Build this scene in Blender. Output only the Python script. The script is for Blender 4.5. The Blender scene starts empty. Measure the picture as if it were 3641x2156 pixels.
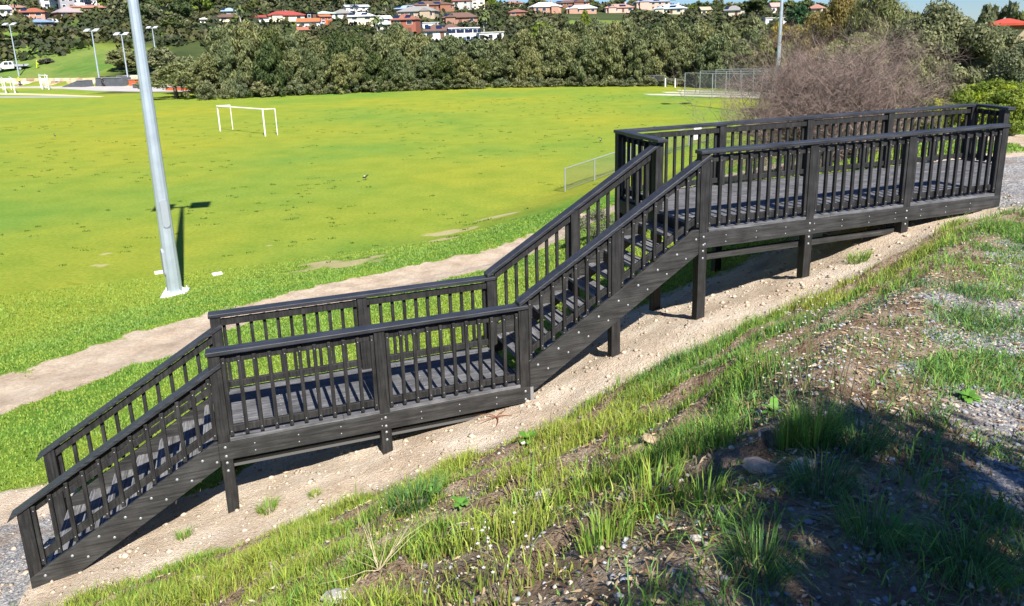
import bpy, bmesh, math, random
import numpy as np
from mathutils import Vector, Matrix
R = math.radians
random.seed(7); rng = np.random.default_rng(7)
scene = bpy.context.scene
col = scene.collection
# ---------------------------------------------------------------- camera
EYE = 6.9                                   # metres above the playing field (z = 0)
PITCH, ROLL = R(14.503), R(1.6565)
FPX = 2739.82                               # focal length in photo pixels (photo 3641 wide)
F0 = Vector((0, math.cos(PITCH), -math.sin(PITCH))); U0 = Vector((0, math.sin(PITCH), math.cos(PITCH)))
RV = Vector((1, 0, 0))*math.cos(ROLL) - U0*math.sin(ROLL)
UV = Vector((1, 0, 0))*math.sin(ROLL) + U0*math.cos(ROLL)
cd = bpy.data.cameras.new('camera'); cam = bpy.data.objects.new('camera', cd); col.objects.link(cam)
cam.matrix_world = Matrix(((RV.x, UV.x, -F0.x, 0), (RV.y, UV.y, -F0.y, 0), (RV.z, UV.z, -F0.z, EYE), (0, 0, 0, 1)))
cd.sensor_width = 36; cd.lens = FPX/3641*36; cd.shift_y = -(1078-833.65)/3641
cd.clip_start = .05; cd.clip_end = 4000
scene.camera = cam
# ---------------------------------------------------------------- light
SUN_EL, SUN_AZ = R(45), R(158.5)            # azimuth clockwise from +y: behind the camera, a little right
w = bpy.data.worlds.new('World'); scene.world = w; w.use_nodes = True
nt = w.node_tree; bg = nt.nodes['Background']
sky = nt.nodes.new('ShaderNodeTexSky'); sky.sky_type = 'NISHITA'; sky.sun_disc = False
sky.sun_elevation = SUN_EL; sky.sun_rotation = SUN_AZ; sky.air_density = 1.0; sky.dust_density = 0.; sky.ozone_density = 5.0
tn = nt.nodes.new('ShaderNodeMix'); tn.data_type = 'RGBA'; tn.blend_type = 'MULTIPLY'; tn.inputs[0].default_value = 1; tn.inputs['B'].default_value = (.62, .82, 1.15, 1)
nt.links.new(sky.outputs[0], tn.inputs['A']); nt.links.new(tn.outputs['Result'], bg.inputs[0]); bg.inputs[1].default_value = .054
sd = bpy.data.lights.new('sun', 'SUN'); sd.energy = 4.9; sd.angle = R(.53); sd.color = (1, .95, .87)
so = bpy.data.objects.new('sun', sd); col.objects.link(so)
sdir = Vector((math.sin(SUN_AZ)*math.cos(SUN_EL), math.cos(SUN_AZ)*math.cos(SUN_EL), math.sin(SUN_EL)))
so.rotation_euler = sdir.to_track_quat('Z', 'Y').to_euler(); so.location = (0, -20, 40)
vs = scene.view_settings; vs.view_transform = 'Standard'; vs.look = 'None'; vs.gamma = 1; vs.exposure = .92
# ---------------------------------------------------------------- helpers
def tag(o, label=None, cat=None, group=None, kind=None):
    if label: o['label'] = label
    if cat: o['category'] = cat
    if group: o['group'] = group
    if kind: o['kind'] = kind
    return o
def empty(name, loc, rz=0, sc=1):
    o = bpy.data.objects.new(name, None); col.objects.link(o); o.location = loc; o.rotation_euler = (0, 0, rz)
    o.scale = (sc, sc, sc); o.empty_display_size = .2
    return o
def link(name, me, mat=None, parent=None):
    o = bpy.data.objects.new(name, me); col.objects.link(o)
    if mat and not me.materials: me.materials.append(mat)
    if parent: o.parent = parent
    return o
def kids(o): return [c for c in col.objects if c.parent == o]
def copy_tree(o, parent=None):
    c = o.copy(); col.objects.link(c)
    if parent: c.parent = parent
    for ch in list(o.children): copy_tree(ch, c)
    return c
class MB:
    def __init__(s): s.v = []; s.f = []
    def add(s, vs, fs):
        n = len(s.v); s.v += [tuple(v) for v in vs]; s.f += [tuple(i+n for i in f) for f in fs]; return s
    def box(s, x0, x1, y0, y1, z0, z1):
        return s.add([(x0,y0,z0),(x1,y0,z0),(x1,y1,z0),(x0,y1,z0),(x0,y0,z1),(x1,y0,z1),(x1,y1,z1),(x0,y1,z1)],
                     [(0,3,2,1),(4,5,6,7),(0,1,5,4),(1,2,6,5),(2,3,7,6),(3,0,4,7)])
    def prism(s, poly, y0, y1):                 # poly in (x, z), counter-clockwise seen from -y
        n = len(poly)
        return s.add([(x,y0,z) for x,z in poly]+[(x,y1,z) for x,z in poly],
                     [tuple(range(n)), tuple(range(2*n-1, n-1, -1))]+[(i, i+n, (i+1)%n+n, (i+1)%n) for i in range(n)])
    def tube(s, a, b, r0, r1=None, n=8, caps=True):
        r1 = r0 if r1 is None else r1
        a, b = Vector(a), Vector(b); d = (b-a).normalized()
        u = d.cross(Vector((0,0,1)) if abs(d.z) < .95 else Vector((1,0,0))).normalized(); w_ = d.cross(u)
        vs = []
        for p, r in ((a, r0), (b, r1)):
            for k in range(n):
                t = 2*math.pi*(k+.5)/n; vs.append(p+u*(r*math.cos(t))+w_*(r*math.sin(t)))
        fs = [(k, (k+1)%n, (k+1)%n+n, k+n) for k in range(n)]
        if caps: fs += [tuple(range(n-1, -1, -1)), tuple(range(n, 2*n))]
        return s.add(vs, fs)
    def ball(s, c, rx, ry=None, rz=None, n=8, m=6):
        ry = rx if ry is None else ry; rz = rx if rz is None else rz
        vs = [(c[0], c[1], c[2]+rz)]
        for i in range(1, m):
            a = math.pi*i/m
            for k in range(n):
                b = 2*math.pi*k/n; vs.append((c[0]+rx*math.sin(a)*math.cos(b), c[1]+ry*math.sin(a)*math.sin(b), c[2]+rz*math.cos(a)))
        vs.append((c[0], c[1], c[2]-rz)); L = len(vs)-1
        fs = [(0, 1+k, 1+(k+1)%n) for k in range(n)]
        for i in range(m-2):
            for k in range(n): fs.append((1+i*n+k, 1+(i+1)*n+k, 1+(i+1)*n+(k+1)%n, 1+i*n+(k+1)%n))
        fs += [(L, 1+(m-2)*n+(k+1)%n, 1+(m-2)*n+k) for k in range(n)]
        return s.add(vs, fs)
    def mesh(s, name, smooth=False):
        me = bpy.data.meshes.new(name); me.from_pydata(s.v, [], s.f); me.update()
        bm = bmesh.new(); bm.from_mesh(me); bmesh.ops.recalc_face_normals(bm, faces=bm.faces); bm.to_mesh(me); bm.free()
        if smooth: me.polygons.foreach_set('use_smooth', [True]*len(me.polygons))
        return me
    def build(s, name, mat, parent=None, smooth=False, bevel=0):
        o = link(name, s.mesh(name, smooth), mat, parent)
        if bevel:
            b = o.modifiers.new('bevel', 'BEVEL'); b.width = bevel; b.segments = 1; b.limit_method = 'ANGLE'
        return o
def np_mesh(name, verts, loops, counts, mat, cols=None, smooth=False, attrs=None):
    me = bpy.data.meshes.new(name)
    me.vertices.add(len(verts)); me.vertices.foreach_set('co', np.asarray(verts, np.float32).ravel())
    me.loops.add(len(loops)); me.loops.foreach_set('vertex_index', np.asarray(loops, np.int32))
    counts = np.asarray(counts, np.int32); me.polygons.add(len(counts))
    me.polygons.foreach_set('loop_start', np.concatenate([[0], np.cumsum(counts)[:-1]]).astype(np.int32))
    me.polygons.foreach_set('loop_total', counts)
    me.update(calc_edges=True)
    if smooth: me.polygons.foreach_set('use_smooth', np.ones(len(counts), bool))
    if cols is not None:
        a = me.color_attributes.new('col', 'FLOAT_COLOR', 'POINT')
        c = np.ones((len(verts), 4), np.float32); c[:, :3] = cols; a.data.foreach_set('color', c.ravel())
    for k, v in (attrs or {}).items():
        a = me.attributes.new(k, 'FLOAT', 'POINT'); a.data.foreach_set('value', np.asarray(v, np.float32))
    if mat: me.materials.append(mat)
    return me
# value noise
TAB = np.random.default_rng(3).random((256, 256))
def vn(x, y, sc=1., seed=0):
    x = np.asarray(x, float)*sc+seed*17.3; y = np.asarray(y, float)*sc+seed*9.7
    i = np.floor(x).astype(int); j = np.floor(y).astype(int); fx = x-i; fy = y-j
    fx = fx*fx*(3-2*fx); fy = fy*fy*(3-2*fy)
    a = TAB[i & 255, j & 255]; b = TAB[(i+1) & 255, j & 255]; c = TAB[i & 255, (j+1) & 255]; d = TAB[(i+1) & 255, (j+1) & 255]
    return (a*(1-fx)+b*fx)*(1-fy)+(c*(1-fx)+d*fx)*fy
def fbm(x, y, sc=1., seed=0, o=4):
    t = 0; a = .5; n = 0
    for k in range(o): t = t+a*vn(x, y, sc*2**k, seed+k); n += a; a *= .5
    return t/n
def sstep(a, b, x):
    t = np.clip((np.asarray(x, float)-a)/(b-a), 0, 1); return t*t*(3-2*t)
# ---------------------------------------------------------------- materials
MC = {}
def P(name, c, rough=.7, spec=.35, metal=0., vary=0., vscale=3., bump=0., bscale=30., c2=None, coord='Object', grain=None):
    if name in MC: return MC[name]
    m = bpy.data.materials.new(name); m.use_nodes = True; n = m.node_tree; b = n.nodes['Principled BSDF']
    b.inputs['Roughness'].default_value = rough; b.inputs['Metallic'].default_value = metal
    b.inputs['Specular IOR Level'].default_value = spec; b.inputs['Base Color'].default_value = (*c, 1)
    if vary or bump or c2:
        tc = n.nodes.new('ShaderNodeTexCoord')
    if vary or c2:
        t = n.nodes.new('ShaderNodeTexNoise'); t.inputs['Scale'].default_value = vscale; t.inputs['Detail'].default_value = 5
        n.links.new(tc.outputs[coord], t.inputs['Vector'])
        r = n.nodes.new('ShaderNodeValToRGB'); e = r.color_ramp.elements
        e[0].position = .3; e[1].position = .7
        k1 = c if c2 is None else c; k2 = c2 if c2 is not None else c
        e[0].color = (*[x*(1-vary) for x in k1], 1); e[1].color = (*[min(1, x*(1+vary)) for x in k2], 1)
        n.links.new(t.outputs['Fac'], r.inputs['Fac']); src = r.outputs[0]
        if grain:                                # long streaks of wear and dust along the board
            mp = n.nodes.new('ShaderNodeMapping'); mp.inputs['Scale'].default_value = grain; n.links.new(tc.outputs[coord], mp.inputs[0])
            g2 = n.nodes.new('ShaderNodeTexNoise'); g2.inputs['Scale'].default_value = 1; g2.inputs['Detail'].default_value = 5; g2.inputs['Roughness'].default_value = .65; n.links.new(mp.outputs[0], g2.inputs['Vector'])
            r2 = n.nodes.new('ShaderNodeValToRGB'); f = r2.color_ramp.elements; f[0].position = .35; f[1].position = .72; f[0].color = (.55, .55, .55, 1); f[1].color = (1.9, 1.88, 1.85, 1)
            n.links.new(g2.outputs['Fac'], r2.inputs['Fac']); mx = n.nodes.new('ShaderNodeMix'); mx.data_type = 'RGBA'; mx.blend_type = 'MULTIPLY'; mx.inputs[0].default_value = 1
            n.links.new(src, mx.inputs['A']); n.links.new(r2.outputs[0], mx.inputs['B']); src = mx.outputs['Result']
            rr_ = n.nodes.new('ShaderNodeMapRange'); rr_.inputs['To Min'].default_value = rough-.08; rr_.inputs['To Max'].default_value = min(1, rough+.25); n.links.new(g2.outputs['Fac'], rr_.inputs['Value']); n.links.new(rr_.outputs[0], b.inputs['Roughness'])
        n.links.new(src, b.inputs['Base Color'])
    if bump:
        t2 = n.nodes.new('ShaderNodeTexNoise'); t2.inputs['Scale'].default_value = bscale; t2.inputs['Detail'].default_value = 4
        n.links.new(tc.outputs[coord], t2.inputs['Vector'])
        bu = n.nodes.new('ShaderNodeBump'); bu.inputs['Strength'].default_value = bump; bu.inputs['Distance'].default_value = .01
        n.links.new(t2.outputs['Fac'], bu.inputs['Height']); n.links.new(bu.outputs[0], b.inputs['Normal'])
    MC[name] = m; return m
def leafmat(name, trans=.25, rough=.6, hue=None):
    if name in MC: return MC[name]
    m = bpy.data.materials.new(name); m.use_nodes = True; n = m.node_tree; b = n.nodes['Principled BSDF']
    b.inputs['Roughness'].default_value = rough; b.inputs['Specular IOR Level'].default_value = .25
    a = n.nodes.new('ShaderNodeAttribute'); a.attribute_name = 'col'
    src = a.outputs['Color']
    if hue:
        oi = n.nodes.new('ShaderNodeObjectInfo'); mr = n.nodes.new('ShaderNodeMapRange')
        mr.inputs['To Min'].default_value = 1-hue; mr.inputs['To Max'].default_value = 1+hue
        n.links.new(oi.outputs['Random'], mr.inputs['Value'])
        mx = n.nodes.new('ShaderNodeMix'); mx.data_type = 'RGBA'; mx.blend_type = 'MULTIPLY'; mx.inputs[0].default_value = 1
        cmb = n.nodes.new('ShaderNodeCombineColor')
        mt = n.nodes.new('ShaderNodeMath'); mt.operation = 'POWER'; mt.inputs[1].default_value = .5
        n.links.new(mr.outputs[0], mt.inputs[0])
        n.links.new(mr.outputs[0], cmb.inputs[0]); n.links.new(mt.outputs[0], cmb.inputs[1]); cmb.inputs[2].default_value = 1
        n.links.new(src, mx.inputs['A']); n.links.new(cmb.outputs[0], mx.inputs['B']); src = mx.outputs['Result']
    n.links.new(src, b.inputs['Base Color'])
    if trans:
        tr = n.nodes.new('ShaderNodeBsdfTranslucent'); mi = n.nodes.new('ShaderNodeMixShader'); mi.inputs[0].default_value = trans
        n.links.new(src, tr.inputs[0]); n.links.new(b.outputs[0], mi.inputs[1]); n.links.new(tr.outputs[0], mi.inputs[2])
        n.links.new(mi.outputs[0], n.nodes['Material Output'].inputs['Surface'])
    MC[name] = m; return m
# ---------------------------------------------------------------- ground shape
YAW = R(19.2992); BX, BY = -3.1299, 7.427; Z0 = -4.1324+EYE        # walkway frame: origin, and its lower deck edge height
CY_, SY_ = math.cos(YAW), math.sin(YAW)
def W(s, t): return BX+s*CY_-t*SY_, BY+s*SY_+t*CY_
def ST(x, y): x = np.asarray(x, float)-BX; y = np.asarray(y, float)-BY; return x*CY_+y*SY_, -x*SY_+y*CY_
GS = [-30,-8,-4,-2.2,-1,0,1.72,3.43,4.63,5.84,7.5,9.16,10.9,13,22,60]
GZ = [-2.0,-1.5,-1.34,-1.27,-1.02,-.82,-.5,-.2,.19,.52,.86,1.27,1.5,1.62,1.5,.5]
TS = [-60,-8,-4.2,0,6.7,11.7,16,24,40,90]; TT = [3,5,7.6,10.2,11.8,15.8,19,26,33,40]
def hill(x, y):
    r = np.hypot(x, y); az = x/np.maximum(y, 20); r0 = r; r = r-(r-np.minimum(y-10, r))*sstep(-.30, -.42, az)*sstep(265, 200, r)
    k = np.interp(az, [-.75,-.45,-.1,.25,.42,.6], [1.22,1.12,1.0,.68,.5,.22])
    h = np.interp(r, [0,150,180,215,300,400,470,520,900,3000], [0,0,2.2,6.0,13.2,20.5,25,26,24,14])*k
    h = h+1.2*(fbm(x, y, .02, 5)-.5)*sstep(170, 260, r)
    # grassed mound with the rock retaining wall on the left
    yw = 141+(-68-x)*.41; m = sstep(-62, -65, x)*sstep(yw+.4, yw+1.6, y)*1.3
    m = m+sstep(-64, -80, x)*sstep(yw+2, yw+30, y)*2.6*sstep(235, 205, y)
    return h+m
def Zt(x, y, detail=True):
    x = np.asarray(x, float); y = np.asarray(y, float); s, t = ST(x, y)
    g = np.interp(s, GS, GZ)+Z0
    T = np.interp(s, TS, TT)
    trk = np.interp(s, [-10,0,12,20], [.6,.65,.75,.9])
    pl = np.interp(s, [8,9.5,11,12,13,15,25,60], [0,.8,2.8,4,4.6,5.5,9,20])
    far = np.where(t < T, g-.03*np.clip(t, 0, pl)+(trk-g+.03*pl)*np.clip((t-pl)/(T-pl), 0, 1)**.9, trk*(1-sstep(0, 6, t-T-1.0)))
    far = np.maximum(far, 0)
    wd = np.interp(s, [-3,6,8.5,10], [.75,.75,.35,.1])
    E = np.interp(s, [-8,-3,0,1.5,2.7,4.2,8.5,11,14], [8.5,8,7.2,6.3,5.5,4.2,1.7,.5,.3])
    p = np.interp(s, [-8,1.5,4,7,10.9,14,30], [5.1,5.15,4.9,4.6,4.36,4.36,4.3])
    u = -t; strip = g+.12*np.minimum(u, wd)
    f = np.clip((u-wd)/np.maximum(E-wd, .2), 0, 1); f = f*.86+.14*f*f*(3-2*f)
    near = strip+(p-strip)*f
    z = np.where(t > 0, far, near)
    if detail:
        bank = sstep(0, .5, u-wd)*sstep(.4, -.3, u-E)
        z = z+bank*(.16*(fbm(s, t, 1.3, 1)-.5)+.07*(fbm(s, t, 5, 2)-.5))
        v = u*1.1+.25*s+1.3*fbm(s, t, .8, 8); z = z+bank*.09*((v % 1)**3-.25)
        pth = sstep(0, .4, u-E); z = z+pth*.05*(fbm(s, t, 1.5, 3)-.5)
        z = z+(.075*(fbm(s, t, 2.6, 4)-.5)+.03*(fbm(s, t, 9, 6)-.5))*sstep(T+6, T, t)*(1-bank)
    return z+hill(x, y)
def z1(x, y, d=True): return float(Zt(np.array([x]), np.array([y]), d)[0])
def ray(u, v):                                   # photo position -> viewing direction (site survey helper)
    X = (u*1.45292-1820.5)/FPX; Y = (833.65-v*1.45292)/FPX
    return F0+RV*X+UV*Y
def hit(u, v, far=500.):
    d = ray(u, v); k = np.concatenate([np.arange(1, 40, .02), np.arange(40, 900, .25)])
    x = d.x*k; y = d.y*k; z = EYE+d.z*k; below = np.nonzero(z < Zt(x, y))[0]
    kk = k[below[0]] if len(below) else far
    return Vector((d.x*kk, d.y*kk, z1(d.x*kk, d.y*kk)))
def on0(u, v):
    d = ray(u, v); k = -EYE/d.z; return Vector((d.x*k, d.y*k, 0))
def pix(p):
    q = Vector(p)-Vector((0, 0, EYE)); d = q.dot(F0); return ((1820.5+FPX*q.dot(RV)/d)/1.45292, (833.65-FPX*q.dot(UV)/d)/1.45292)
def seg_dist(s, t, pts):
    best = np.full(np.shape(s), 1e9)
    for (a, b), (c, d) in zip(pts[:-1], pts[1:]):
        L = (c-a)**2+(d-b)**2; k = np.clip(((s-a)*(c-a)+(t-b)*(d-b))/L, 0, 1)
        best = np.minimum(best, np.hypot(s-a-k*(c-a), t-b-k*(d-b)))
    return best
TRACK = [(-60,2.6),(-12,4.4),(-7,6),(-4.2,7.6),(0,10.2),(3.4,11.0),(6.7,11.8),(9.4,13.3),(11.7,15.2),(14,15.4),(16.5,13.5),(18,9),(18,4),(16,1)]
def masks(x, y):
    s, t = ST(x, y)
    n = fbm(s, t, 1.1, 11); n2 = fbm(s, t, 4, 12)
    jit = (n-.5)*1.0+(n2-.5)*.5
    td = seg_dist(s, t, TRACK)
    dirt = sstep(1.25, .75, td+jit*.9)
    wd = np.interp(s, [-3,-1,1,6,8.5,10], [.25,.5,.8,.8,.55,.35])
    g_st = sstep(-wd-.35, -wd, t+jit*.5)*sstep(np.interp(s, [-2,0,4,6,11], [1.2,1.3,1.6,3.2,3.6]), .9, t+jit*.8)*sstep(-3.2, -2.2, s+jit)*sstep(12.4, 11, s)
    E = np.interp(s, [-8,-3,0,1.5,2.7,4.2,8.5,11,14], [8.5,8,7.2,6.3,5.5,4.2,1.7,.5,.3])
    gv0 = -t-E+jit*1.6-np.interp(s, [1, 3, 6, 10], [.75, .6, .12, -.25])*1.0
    grav = sstep(-.1, .75, gv0)*sstep(-2, 0, s)
    rim = sstep(-.75, -.15, -t-E+jit*1.2)*sstep(-1, .5, s)
    # gravel pads at either end of the walkway
    grav = np.maximum(grav, sstep(.3, -.1, np.hypot((s-14.5)/3.6, (t-.2)/2.6)-1+jit*.2)*sstep(10.6, 11, s+.0*t-np.clip(t, 0, 2)*.9))
    pad = sstep(-1.95, -2.15, s+jit*.1)*sstep(2.1, 1.5, t+jit*.6)*sstep(-2.4, -1.9, t-jit*.4)
    grav = np.maximum(grav, pad)
    edge = sstep(.5, 0, np.abs(np.hypot((s-14.5)/3.6, (t-.2)/2.6)-1.12)-.02)*.7*(s > 11)
    sand = np.maximum(g_st, edge*sstep(-1.2, .2, t))
    sand = np.maximum(sand, sstep(-1.9, -2.1, s)*sstep(3.1, 2.2, t+jit*.8)*sstep(1.2, 1.6, t+jit*.5)*sstep(-4.5, -2.5, s))
    bank = sstep(0, .35, -t-wd+jit*.3)*(1-grav)
    lush = sstep(5.5, 1.5, td+jit*2)*(1-dirt)*(t > 0)
    # worn bare ellipses on the field
    worn = 0
    for (u, v, ru, rv) in ((1235,537,90,7),(1110,572,110,8),(840,672,110,22),(1090,600,60,8),(760,690,50,7),(660,601,22,4),(735,95,1,1),(1530,395,1,1),(262,622,12,4),(240,650,14,4),(1260,300,1,1),(240,230,1,1)):
        c = on0(u, v) if v > 130 else None
        if c is None or ru < 2: continue
        e1 = on0(u+ru, v-ru*.06); e2 = on0(u, v-rv)
        ax = (e1-c).xy; ay = (e2-c).xy; A = np.array([[ax.x, ay.x],[ax.y, ay.y]]); Ai = np.linalg.inv(A)
        qx = Ai[0,0]*(x-c.x)+Ai[0,1]*(y-c.y); qy = Ai[1,0]*(x-c.x)+Ai[1,1]*(y-c.y)
        worn = np.maximum(worn, sstep(1.3, .2, np.hypot(qx, qy)+(fbm(x, y, 1.2, 20)-.5)*1.7))
    return dict(rim=rim, dirt=dirt, sand=sand, grav=grav, bank=bank, lush=lush, worn=worn)
# ---------------------------------------------------------------- ground sheet
def grow(a, b, d0, k, lim):
    out = [a]; d = d0
    while out[-1] < lim if b > 0 else out[-1] > lim:
        out.append(out[-1]+(d if b > 0 else -d)); d *= k
    return out
xs = np.array(sorted(set(np.round(np.concatenate([grow(-9, -1, .12, 1.045, -900)[1:], np.arange(-9, 14.01, .075), grow(14, 1, .1, 1.045, 900)[1:]]), 4))))
ys = np.array(sorted(set(np.round(np.concatenate([np.array([-60, -30, -16, -9, -6, -4, -2.5, -1.3, -.4, .3, .8]), np.arange(1.2, 20.01, .075), grow(20, 1, .1, 1.022, 1000)[1:]]), 4))))
X, Y = np.meshgrid(xs, ys); Z = Zt(X.ravel(), Y.ravel())
nx, ny = len(xs), len(ys)
idx = np.arange(nx*ny).reshape(ny, nx)
q = np.stack([idx[:-1, :-1], idx[:-1, 1:], idx[1:, 1:], idx[1:, :-1]], -1).reshape(-1, 4)
MK = masks(X.ravel(), Y.ravel())
# mown lawns and open paddocks on the hillside
rr = np.hypot(X, Y).ravel(); lawn = 0
for (u, v, ru, rv) in ((1455,55,95,20),(505,68,28,8),(790,108,26,7),(400,82,22,8),(700,62,20,8),(400,82,22,8),(2290,0,1,1)):
    if ru < 2: continue
    c = hit(u, v); wpx = c.length/1886.
    lawn = np.maximum(lawn, sstep(1.15, .85, np.hypot((X.ravel()-c.x)/(ru*wpx), (Y.ravel()-c.y)/(rv*wpx*6))))
xr_ = X.ravel(); yw_ = 141+(-68-xr_)*.41; lawn = np.maximum(lawn, sstep(-76, -82, xr_+3*(vn(xr_, Y.ravel(), .2)-.5))*sstep(yw_, yw_+1.5, Y.ravel())*sstep(yw_+44, yw_+34, Y.ravel()))
yl = np.where(xr_ < -62, yw_, 113.); MK['hillside'] = sstep(0, 5, Y.ravel()-yl+.05*X.ravel()*(X.ravel() > -62))*(1-lawn)
MK['lawn'] = lawn
def ground_mat():
    m = bpy.data.materials.new('ground'); m.use_nodes = True; n = m.node_tree; N = n.nodes; L = n.links
    b = N['Principled BSDF']; b.inputs['Roughness'].default_value = .9; b.inputs['Specular IOR Level'].default_value = .12
    tc = N.new('ShaderNodeTexCoord')
    def noise(sc, det=5, rough=.55, stretch=None, dist=0):
        t = N.new('ShaderNodeTexNoise'); t.inputs['Scale'].default_value = sc; t.inputs['Detail'].default_value = det
        t.inputs['Roughness'].default_value = rough; t.inputs['Distortion'].default_value = dist
        if stretch:
            mp = N.new('ShaderNodeMapping'); mp.inputs['Scale'].default_value = stretch; L.new(tc.outputs['Object'], mp.inputs[0]); L.new(mp.outputs[0], t.inputs['Vector'])
        else: L.new(tc.outputs['Object'], t.inputs['Vector'])
        return t.outputs['Fac']
    def ramp(src, stops):
        r = N.new('ShaderNodeValToRGB'); e = r.color_ramp.elements
        while len(e) < len(stops): e.new(.5)
        for k, (p, c) in enumerate(stops):
            e[k].position = p; e[k].color = (*c, 1) if len(c) == 3 else c
        L.new(src, r.inputs[0]); return r.outputs[0]
    def mix(a, bb, f, mode='MIX'):
        x = N.new('ShaderNodeMix'); x.data_type = 'RGBA'; x.blend_type = mode
        if isinstance(f, float): x.inputs[0].default_value = f
        else: L.new(f, x.inputs[0])
        for k, s_ in (('A', a), ('B', bb)):
            if isinstance(s_, tuple): x.inputs[k].default_value = (*s_, 1)
            else: L.new(s_, x.inputs[k])
        return x.outputs['Result']
    def attr(k):
        a = N.new('ShaderNodeAttribute'); a.attribute_name = k; return a.outputs['Fac']
    def math_(op, a, c):
        x = N.new('ShaderNodeMath'); x.operation = op
        for k, s_ in enumerate((a, c)):
            if isinstance(s_, (int, float)): x.inputs[k].default_value = s_
            else: L.new(s_, x.inputs[k])
        return x.outputs[0]
    # playing field turf
    big = noise(.045, 4, .55); turf = ramp(big, [(.34, (.165, .285, .046)), (.47, (.250, .315, .040)), (.64, (.325, .335, .036))])
    mid = noise(.5, 5, .65); turf = mix(turf, ramp(mid, [(.30, (.72, .85, .70)), (.55, (1, 1, 1)), (.72, (1.14, 1.08, 1.0))]), .8, 'MULTIPLY')
    fine = noise(7, 6, .8); turf = mix(turf, ramp(fine, [(.28, (.45, .55, .45)), (.5, (.95, .96, .9)), (.75, (1.35, 1.3, 1.2))]), .75, 'MULTIPLY')
    fl = noise(1.3, 3, .6, (.6, 1.0, 1), .6); turf = mix(turf, (.045, .085, .012), ramp(fl, [(.68, (0, 0, 0)), (.74, (.35, .35, .35))]))
    straw = noise(.9, 6, .7, (1, 1.6, 1), .3); turf = mix(turf, (.30, .25, .09), ramp(straw, [(.64, (0, 0, 0)), (.74, (.6, .6, .6))]))
    lushc = mix(ramp(noise(1.1, 5, .6), [(.35, (.075, .185, .024)), (.6, (.135, .265, .032)), (.75, (.22, .29, .035))]), ramp(fine, [(.28, (.4, .5, .4)), (.5, (1, 1, 1)), (.75, (1.4, 1.3, 1.1))]), .8, 'MULTIPLY')
    turf = mix(turf, lushc, attr('lush'))
    # worn earth
    d2 = noise(14, 6, .75); d1 = noise(1.6, 5, .6)
    earth = mix(ramp(d1, [(.3, (.41, .315, .23)), (.48, (.52, .415, .31)), (.7, (.61, .515, .40))]), ramp(d2, [(.25, (.6, .57, .52)), (.55, (1, 1, 1)), (.8, (1.3, 1.3, 1.3))]), .8, 'MULTIPLY')
    wn = ramp(math_('ADD', attr('worn'), math_('MULTIPLY', math_('SUBTRACT', mid, .5), 1.3)), [(.35, (0, 0, 0)), (.75, (.85, .85, .85))])
    turf = mix(turf, mix(earth, (.46, .40, .15), .55), wn)
    # pale crushed sand by the walkway
    sandc = mix(ramp(d1, [(.3, (.48, .38, .28)), (.5, (.62, .515, .40)), (.72, (.74, .65, .54))]), ramp(noise(30, 6, .85), [(.3, (.42, .36, .30)), (.47, (.95, .93, .9)), (.62, (1.12, 1.12, 1.12)), (.8, (1.3, 1.3, 1.3))]), .85, 'MULTIPLY')
    # loose dark soil of the bank
    soil = mix(ramp(noise(3, 6, .7), [(.3, (.12, .075, .045)), (.5, (.26, .19, .13)), (.7, (.44, .35, .26))]), ramp(noise(42, 5, .8), [(.25, (.4, .38, .35)), (.5, (1, 1, 1)), (.8, (1.7, 1.7, 1.7))]), .8, 'MULTIPLY')
    # blue-grey road gravel
    v = N.new('ShaderNodeTexVoronoi'); v.inputs['Scale'].default_value = 48; L.new(tc.outputs['Object'], v.inputs['Vector'])
    sep = N.new('ShaderNodeSeparateColor'); L.new(v.outputs['Color'], sep.inputs[0])
    gr = ramp(sep.outputs[0], [(0, (.15, .16, .18)), (.45, (.29, .30, .32)), (.75, (.44, .43, .42)), (1, (.66, .61, .54))])
    gr = mix(gr, ramp(d1, [(.3, (.8, .8, .8)), (.7, (1.15, 1.12, 1.08))]), 1., 'MULTIPLY')
    gr = mix(gr, soil, ramp(noise(1.4, 6, .7), [(.50, (0, 0, 0)), (.66, (.75, .75, .75))])); gr = mix(gr, ramp(v.outputs['Distance'], [(.0, (1.1, 1.1, 1.1)), (.6, (1, 1, 1)), (1., (.35, .33, .3))]), .6, 'MULTIPLY')
    # dry scrub floor of the far hillside
    hs = ramp(noise(.06, 6, .7), [(.3, (.035, .055, .018)), (.55, (.065, .085, .028)), (.75, (.15, .15, .07))])
    lw = mix(ramp(noise(.07, 5, .6), [(.35, (.10, .19, .035)), (.65, (.20, .25, .06))]), ramp(noise(.6, 6, .7), [(.3, (.6, .7, .6)), (.7, (1.2, 1.15, 1.1))]), .6, 'MULTIPLY')
    c = mix(turf, hs, attr('hillside')); c = mix(c, lw, attr('lawn'))
    thr = math_('MULTIPLY', math_('SUBTRACT', d2, .5), .9)
    def sharp(k, lo=.4, hi=.6): return ramp(math_('ADD', attr(k), thr), [(lo, (0, 0, 0)), (hi, (1, 1, 1))])
    c = mix(c, earth, sharp('dirt')); c = mix(c, soil, sharp('bank')); c = mix(c, sandc, sharp('sand')); c = mix(c, gr, sharp('grav'))
    L.new(c, b.inputs['Base Color'])
    bu = N.new('ShaderNodeBump'); bu.inputs['Strength'].default_value = .9; bu.inputs['Distance'].default_value = .045
    h = math_('ADD', math_('MULTIPLY', d2, .8), math_('MULTIPLY', noise(55, 4, .7), .45)); h = math_('ADD', h, math_('MULTIPLY', v.outputs['Distance'], -.25))
    L.new(h, bu.inputs['Height']); L.new(bu.outputs[0], b.inputs['Normal'])
    return m
gm = np_mesh('ground', np.stack([X.ravel(), Y.ravel(), Z], -1), q.ravel(), np.full(len(q), 4), ground_mat(), smooth=True, attrs=MK)
tag(link('ground', gm), kind='structure')
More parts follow.
